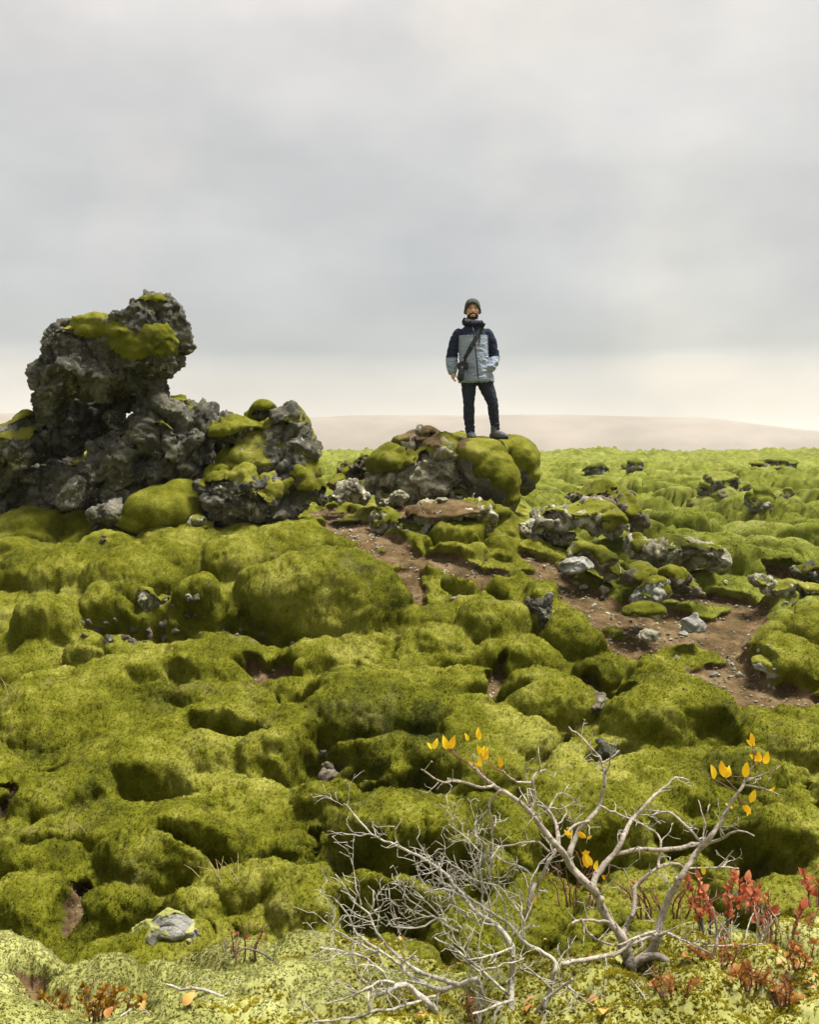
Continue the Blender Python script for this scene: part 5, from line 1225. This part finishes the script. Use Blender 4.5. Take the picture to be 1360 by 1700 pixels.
# left shrub: bare, lichen-grey tangle
YB = hit(850, 1690).y + .02
rootB = empty('bare_shrub', at(850, 1700, YB)); offB = rootB.location.copy()
tag(rootB, 'leafless tangled grey lichen-crusted shrub sprawling left of the leafy shrub', 'shrub')
WK[0] = 0.78
B_ = [
 (limb([(850, 1712), (848, 1690), (850, 1657), (851, 1626), (852, 1585), (846, 1560), (825, 1535), (796, 1517), (780, 1502), (767, 1486), (751, 1467), (740, 1451), (718, 1434), (695, 1421), (660, 1404), (631, 1392), (617, 1384), (598, 1363), (582, 1345), (571, 1334)], 20, 3.5, YB, YB + .16), 8),
 (limb([(617, 1384), (588, 1385), (559, 1382), (540, 1386)], 5, 2, YB + .13, YB + .16), 1),
 (limb([(904, 1670), (912, 1646), (918, 1618), (924, 1601), (912, 1585), (877, 1568), (862, 1552), (836, 1527), (806, 1508), (780, 1490), (755, 1470)], 15, 6, YB, YB + .1), 8),
 (limb([(850, 1574), (825, 1581), (800, 1590), (780, 1593)], 8, 5, YB, YB - .05), 2),
 (limb([(792, 1700), (800, 1660), (792, 1625), (764, 1635), (746, 1638), (722, 1640), (691, 1624), (664, 1603), (641, 1583), (619, 1570), (592, 1548), (576, 1515), (557, 1494)], 18, 4, YB - .02, YB - .02), 6),
 (limb([(760, 1634), (746, 1630), (705, 1616), (672, 1597), (644, 1570), (625, 1548), (611, 1515), (588, 1498), (571, 1469), (557, 1451)], 14, 3, YB - .02, YB + .05), 6),
 (limb([(613, 1517), (621, 1500), (620, 1478)], 7, 4, YB + .03, YB + .04), 1), (limb([(621, 1512), (631, 1505), (639, 1496)], 6, 3, YB + .03, YB + .04), 1),
 (limb([(600, 1500), (592, 1475), (590, 1451), (582, 1424)], 4, 2, YB + .04, YB + .08), 1),
 (limb([(590, 1495), (578, 1485), (566, 1478)], 5, 3, YB + .03, YB + .02), 0),
 (limb([(722, 1653), (695, 1661), (654, 1673), (613, 1679), (594, 1688), (520, 1696)], 9, 6, YB - .06, YB - .14), 3),
 (limb([(730, 1700), (726, 1684), (709, 1661), (691, 1646), (672, 1634), (648, 1642), (619, 1653)], 26, 12, YB - .04, YB - .08), 2),
 (limb([(654, 1631), (629, 1630), (606, 1642), (571, 1657), (534, 1665)], 8, 4, YB - .08, YB - .12), 3),
 (limb([(613, 1677), (611, 1658), (611, 1640)], 8, 6, YB - .12, YB - .1), 1),
 (limb([(645, 1628), (635, 1614), (611, 1591), (590, 1583), (557, 1576), (532, 1572)], 9, 4, YB - .06, YB - .08), 4),
 (limb([(609, 1630), (594, 1616), (586, 1589)], 6, 5, YB - .08, YB - .07), 1),
 (limb([(630, 1585), (613, 1574), (586, 1560), (560, 1545), (551, 1539), (536, 1527)], 7, 3, YB - .02, YB - .02), 3), (limb([(556, 1568), (553, 1550), (551, 1535), (556, 1505)], 4, 3, YB - .03, YB), 1),
 (limb([(740, 1528), (726, 1523), (705, 1537), (676, 1541), (648, 1535), (650, 1526), (664, 1523)], 7, 3, YB + .02, YB + .04), 2),
 (limb([(760, 1545), (730, 1528), (705, 1510), (690, 1500), (672, 1484)], 7, 3, YB + .05, YB + .08), 4),
 (limb([(730, 1520), (711, 1500), (700, 1490), (689, 1480)], 5, 3, YB + .06, YB + .09), 2), (limb([(720, 1520), (695, 1517), (668, 1498)], 5, 3, YB + .04, YB + .06), 2),
 (limb([(790, 1505), (767, 1488), (736, 1474), (705, 1482)], 8, 4, YB + .08, YB + .05), 3), (limb([(770, 1486), (746, 1471), (724, 1457)], 6, 4, YB + .09, YB + .12), 2),
 (limb([(846, 1650), (838, 1646), (799, 1609), (775, 1591), (751, 1572), (722, 1556)], 9, 5, YB - .04, YB - .02), 4),
 (limb([(800, 1611), (838, 1600), (870, 1590)], 6, 4, YB - .06, YB - .05), 2),
 (limb([(796, 1612), (780, 1598), (770, 1575), (782, 1550)], 6, 5, YB - .05, YB), 2),
 (limb([(800, 1515), (800, 1470), (797, 1430), (800, 1400), (786, 1378)], 7, 3, YB + .1, YB + .14), 5),
 (limb([(815, 1525), (812, 1490), (792, 1440), (780, 1411), (778, 1378)], 7, 3, YB + .1, YB + .16), 5),
 (limb([(840, 1545), (838, 1500), (815, 1465), (811, 1440), (790, 1405), (760, 1378), (745, 1368)], 7, 3, YB + .08, YB + .14), 5),
 (limb([(870, 1560), (866, 1520), (845, 1490), (825, 1470), (790, 1462), (760, 1440), (742, 1428)], 8, 3, YB + .06, YB + .12), 6),
 (limb([(881, 1452), (866, 1440), (848, 1433), (825, 1421), (811, 1404), (782, 1382)], 7, 3, YB + .1, YB + .12), 3),
 (limb([(875, 1525), (880, 1490), (883, 1455), (905, 1425), (922, 1412)], 6, 4, YB + .12, YB + .16), 2),
 (limb([(820, 1535), (790, 1528), (760, 1510), (745, 1490), (735, 1460), (728, 1430)], 7, 3, YB + .05, YB + .1), 5),
 (limb([(850, 1660), (826, 1668), (800, 1678), (785, 1682)], 8, 6, YB - .06, YB - .1), 1),
 (limb([(890, 1680), (905, 1658), (930, 1640), (950, 1625)], 10, 7, YB - .04, YB - .1), 3),
 (limb([(940, 1632), (960, 1650), (985, 1668)], 5, 3, YB - .08, YB - .1), 2),
 (limb([(915, 1640), (890, 1618), (870, 1600)], 6, 4, YB, YB - .04), 1),
 (limb([(820, 1705), (822, 1680), (840, 1662)], 8, 9, YB - .05, YB - .02), 0),
]
WK[0] = 1.0
rgB = random.Random(8)
objsB = build_shrub(rootB, B_, M['grey_bark'], M['grey_bark'], lambda l: 9, 0.075, rgB, offB, 1.8)
# red-leaved low shrubs at the right edge of the bank
RM = [leaf_mesh('red_leaf_blade', 0.026 * s, 0.0085 * s, f, c) for s, f, c in ((1, .4, .4), (.8, .6, .6), (1.15, .3, .2))]
for me in RM: me.materials.append(M['red_leaf'])
def sprig(name, label, px, py, stems, leaves, Y, h_px, spread, mat, lm, seed, group=None, lscale=1.0, cat='shrub'):
    rg = random.Random(seed); g = at(px, py, Y); r = empty(name, g); tag(r, label, cat, group); objs = []
    for k in range(stems):
        bx = rg.uniform(-spread * .5, spread * .5); tx = bx * 1.7 + rg.uniform(-spread * .25, spread * .25)
        hh = h_px * rg.uniform(.55, 1.05)
        l = limb([(px + bx, py + 4), (px + bx * 1.2 + rg.uniform(-4, 4), py - hh * .45), (px + tx, py - hh)], rg.uniform(4, 6), 2, Y + rg.uniform(-.04, .04), Y + rg.uniform(-.09, .09))
        mb = MB(); mb.tube([p - g for p in l.P], l.R, 6); o = mb.obj('branch', mat, r); objs.append((o, l))
        for _ in range(rg.randrange(1, 4)):
            i = int(len(l.P) * rg.uniform(.3, .9)); tb_ = MB(); twig_geo(tb_, l.P[i] - g, Vector((rg.uniform(-1, 1), rg.uniform(-1, 1), rg.uniform(.2, 1.2))).normalized(), rg.uniform(.02, .05), .0013, 1, rg); tb_.obj('twig', mat, o)
        for _ in range(leaves):
            i = int(len(l.P) * rg.uniform(.35, .99)); p = l.P[i]
            me = lm[rg.randrange(len(lm))]; lf = link('leaf', me, None, o)
            d = Vector((rg.uniform(-1, 1), rg.uniform(-1, .4), rg.uniform(-.1, 1.2))).normalized(); x = d.cross(Vector((rg.uniform(-.5, .5), -1, rg.uniform(-.3, .6)))).normalized(); z = x.cross(d)
            m = Matrix((x, d, z)).transposed().to_4x4(); m.translation = p - g; lf.matrix_local = m @ Matrix.Scale(lscale * rg.uniform(.6, 1.1), 4)
    return r
sprig('red_leaved_shrub', 'low shrub with the thickest bunch of orange-red leaves at the bank edge', 1190, 1545, 9, 16, 2.45, 95, 60, M['dark_bark'], RM, 1, lscale=.8)
sprig('red_leaved_shrub', 'small upright sprig of red leaves right of the thickest red bunch', 1238, 1512, 4, 13, 2.55, 62, 22, M['red_twig'], RM, 2)
sprig('red_leaved_shrub', 'sparse reddish shrub with dark twigs near the right edge', 1300, 1560, 9, 5, 2.5, 85, 70, M['red_twig'], RM, 3)
sprig('red_leaved_shrub', 'tuft of red leaves cut by the right edge of the view', 1352, 1500, 4, 10, 2.6, 60, 20, M['red_twig'], RM, 4)
sprig('bare_heath', 'row of pinkish bare heath stems behind the stout trunk', 1110, 1520, 16, 1, 2.5, 60, 110, M['red_twig'], RM, 5, lscale=.5, cat='plant')
sprig('bare_heath', 'thin pale heath stems between the red leaves and the right edge', 1240, 1580, 12, 1, 2.4, 70, 70, M['grey_bark'], RM, 6, lscale=.5, cat='plant')
sprig('bare_heath', 'short reddish heath stems left of the stout trunk', 955, 1500, 9, 1, 2.48, 70, 70, M['red_twig'], RM, 7, lscale=.5, cat='plant')
sprig('red_twig_plant', 'reddish bare twigs on the left part of the bank edge', 408, 1590, 5, 1, 2.35, 70, 50, M['red_twig'], RM, 8, lscale=.5, cat='plant')
sprig('red_twig_plant', 'small rust-red twiggy plant under the bare shrub', 785, 1690, 6, 1, 2.0, 45, 26, M['red_twig'], RM, 9, lscale=.5, cat='plant')
OLM = [leaf_mesh('rust_leaf_blade', 0.015 * s, 0.006 * s, .4, .4) for s in (1, .8)]
for me in OLM: me.materials.append(leaf_mat('rust_leaf', (0.20, 0.10, 0.01), (0.30, 0.16, 0.012), (0.42, 0.20, 0.02)))
sprig('rusty_low_plant', 'low plant with small rust-yellow leaves in the bottom left corner', 150, 1690, 14, 14, 1.98, 55, 120, M['red_twig'], OLM, 10, cat='plant')
RO = [leaf_mesh('orange_leaf_blade', 0.019 * q, 0.0078 * q, .4, .5) for q in (1, .8, 1.2)]
om = leaf_mat('orange_leaf', (0.30, 0.11, 0.025), (0.44, 0.20, 0.05), (0.55, 0.31, 0.12))
for me in RO: me.materials.append(om)
for k, (px, py, hh, sp_, lb) in enumerate([(1310, 1665, 42, 60, 'low rust-orange leafy plant in the bottom right corner'), (1240, 1640, 36, 60, 'low rust-orange leafy plant left of the corner one'), (1330, 1605, 40, 50, 'low rust-orange leafy plant under the reddish shrub at the right edge'),
                                          (1190, 1600, 30, 50, 'low rust-orange leafy plant below the thickest red bunch'), (1120, 1650, 26, 50, 'small rust-orange plant right of the stout trunk')]):
    g_ = hit(px, py); sprig('orange_low_plant', lb, px, py, 9, 8, g_.y, hh, sp_, M['red_twig'], RO, 40 + k, cat='plant', lscale=.72)
# dry grass
M['straw'] = plain('dry_grass', (0.36, 0.29, 0.13), 0.8, 0.3, 60)
def grass(label, px, py, n, h_px, spread, seed, P=None):
    rg = random.Random(seed); g = P or hit(px, py); mb = MB(); k_ = g.y / F
    for _ in range(n):
        b0 = Vector((rg.gauss(0, spread * .3 * k_), rg.gauss(0, spread * .2 * k_), -.01)); lean = Vector((rg.gauss(0, .5), rg.gauss(0, .3), 1)).normalized(); l = h_px * k_ * rg.uniform(.5, 1.1)
        pts = [b0, b0 + lean * l * .5, b0 + lean * l * .85 + Vector((lean.x, lean.y, -.25)) * l * .18]
        mb.tube(pts, [.0022, .0016, .0007], 4)
    o = mb.obj('grass_tuft', M['straw'], None, g); tag(o, label, 'grass tuft')
grass('dry grass blades in the hollow left of the big front cushion', 110, 1385, 9, 60, 60, 1)
grass('tuft of dry grass below the big front cushion', 372, 1450, 14, 50, 60, 2)
grass('thin dry grass at the left edge on the moss slope', 10, 1160, 8, 60, 40, 3)
grass('brown grass tuft between the moss mound and the two-capped boulder', 318, 800, 22, 40, 40, 4, at(318, 806, 9.75))
grass('wisps of dry grass on top of the outcrop head', 262, 494, 16, 16, 60, 5, at(262, 497, 10.2))
grass('wisps of dry grass on the low shoulder of the outcrop', 185, 530, 10, 12, 50, 6, at(185, 534, 10.2))
# dead sticks
def stick(label, pts, w0, w1, Y0, Y1, seed, mat='grey_bark', nt=3, name='dead_stick'):
    rg = random.Random(seed); g = at(*pts[0], Y0); l = limb(pts, w0, w1, Y0, Y1); mb = MB(); mb.tube([p - g for p in l.P], l.R, 7)
    o = mb.obj(name, M[mat], None, g); tag(o, label, 'stick')
    for _ in range(nt):
        i = int(len(l.P) * rg.uniform(.2, .95)); tb_ = MB(); twig_geo(tb_, l.P[i] - g, Vector((rg.uniform(-1, 1), rg.uniform(-.5, .2), rg.uniform(0, 1))).normalized(), rg.uniform(.03, .06), .0013, 1, rg); tb_.obj('twig', M[mat], o)
stick('dark grey dead stick lying left of the bare shrub', [(398, 1672), (370, 1655), (330, 1640), (300, 1642), (277, 1634)], 9, 5, 2.0, 2.04, 1)
stick('pale dead stick at the bottom edge near the corner plant', [(185, 1704), (200, 1688), (230, 1668)], 6, 3, 1.93, 1.97, 2, 'grey_bark', 2)
stick('thin dark dead twig along the bank left of the bare shrub', [(500, 1640), (470, 1610), (440, 1585), (405, 1575), (380, 1590), (372, 1560)], 7, 3, 2.2, 2.26, 3, 'dark_bark', 3)
stick('short grey stick at the bottom right below the leafy shrub', [(1060, 1690), (1075, 1665), (1060, 1640), (1048, 1625)], 6, 3, 2.0, 2.06, 4, 'grey_bark', 3)
# fallen leaves
FM = [leaf_mesh('fallen_leaf_blade', 0.034 * s, 0.0125 * s, .25, .5) for s in (1, .8, 1.15)]
for me in FM: me.materials.append(M['fallen'])
fl = random.Random(3)
FL = [(172, 1672), (238, 1676), (178, 1690), (690, 1690), (703, 1688), (870, 1672), (872, 1682), (975, 1665), (1005, 1680), (668, 1562), (1128, 1585), (1145, 1592), (315, 1655), (308, 1640), (305, 1672),
      (1210, 1620), (1230, 1610), (1245, 1600), (1290, 1605), (1300, 1620), (1320, 1610), (1330, 1630), (1345, 1620), (1310, 1640), (1280, 1630), (1340, 1645), (1325, 1660), (1290, 1655), (1270, 1612), (1315, 1600), (1355, 1640), (1300, 1668), (1220, 1632), (985, 1590), (910, 1560), (760, 1600)]
for i, (x, y) in enumerate(FL):
    p = hit(x, y); me = FM[i % 3]; o = bpy.data.objects.new('fallen_leaf', me); COL.objects.link(o)
    o.location = p + Vector((0, -.008, .012)); o.rotation_euler = (fl.uniform(.1, .9), fl.uniform(-.5, .5), fl.uniform(0, 6.28)); s = fl.uniform(.55, .95); o.scale = (s, s, s)
    o['category'] = 'leaf'
    if x > 1180: o['label'] = 'curled fallen leaf in the reddish litter on the right of the bank'; o['group'] = 'fallen leaves on the right'
    elif x < 400: o['label'] = 'orange fallen leaf on pale moss at the left of the bank'; o['group'] = 'fallen leaves on the left'
    else: o['label'] = 'fallen leaf on the moss beneath the two shrubs'; o['group'] = 'fallen leaves under the shrubs'
tri = 0
for o in bpy.data.objects:
    if o.type == 'MESH': tri += sum(len(p.vertices) - 2 for p in o.data.polygons) if len(o.data.polygons) < 3000 else len(o.data.loops) - 2 * len(o.data.polygons)
print('TRIANGLES', tri)
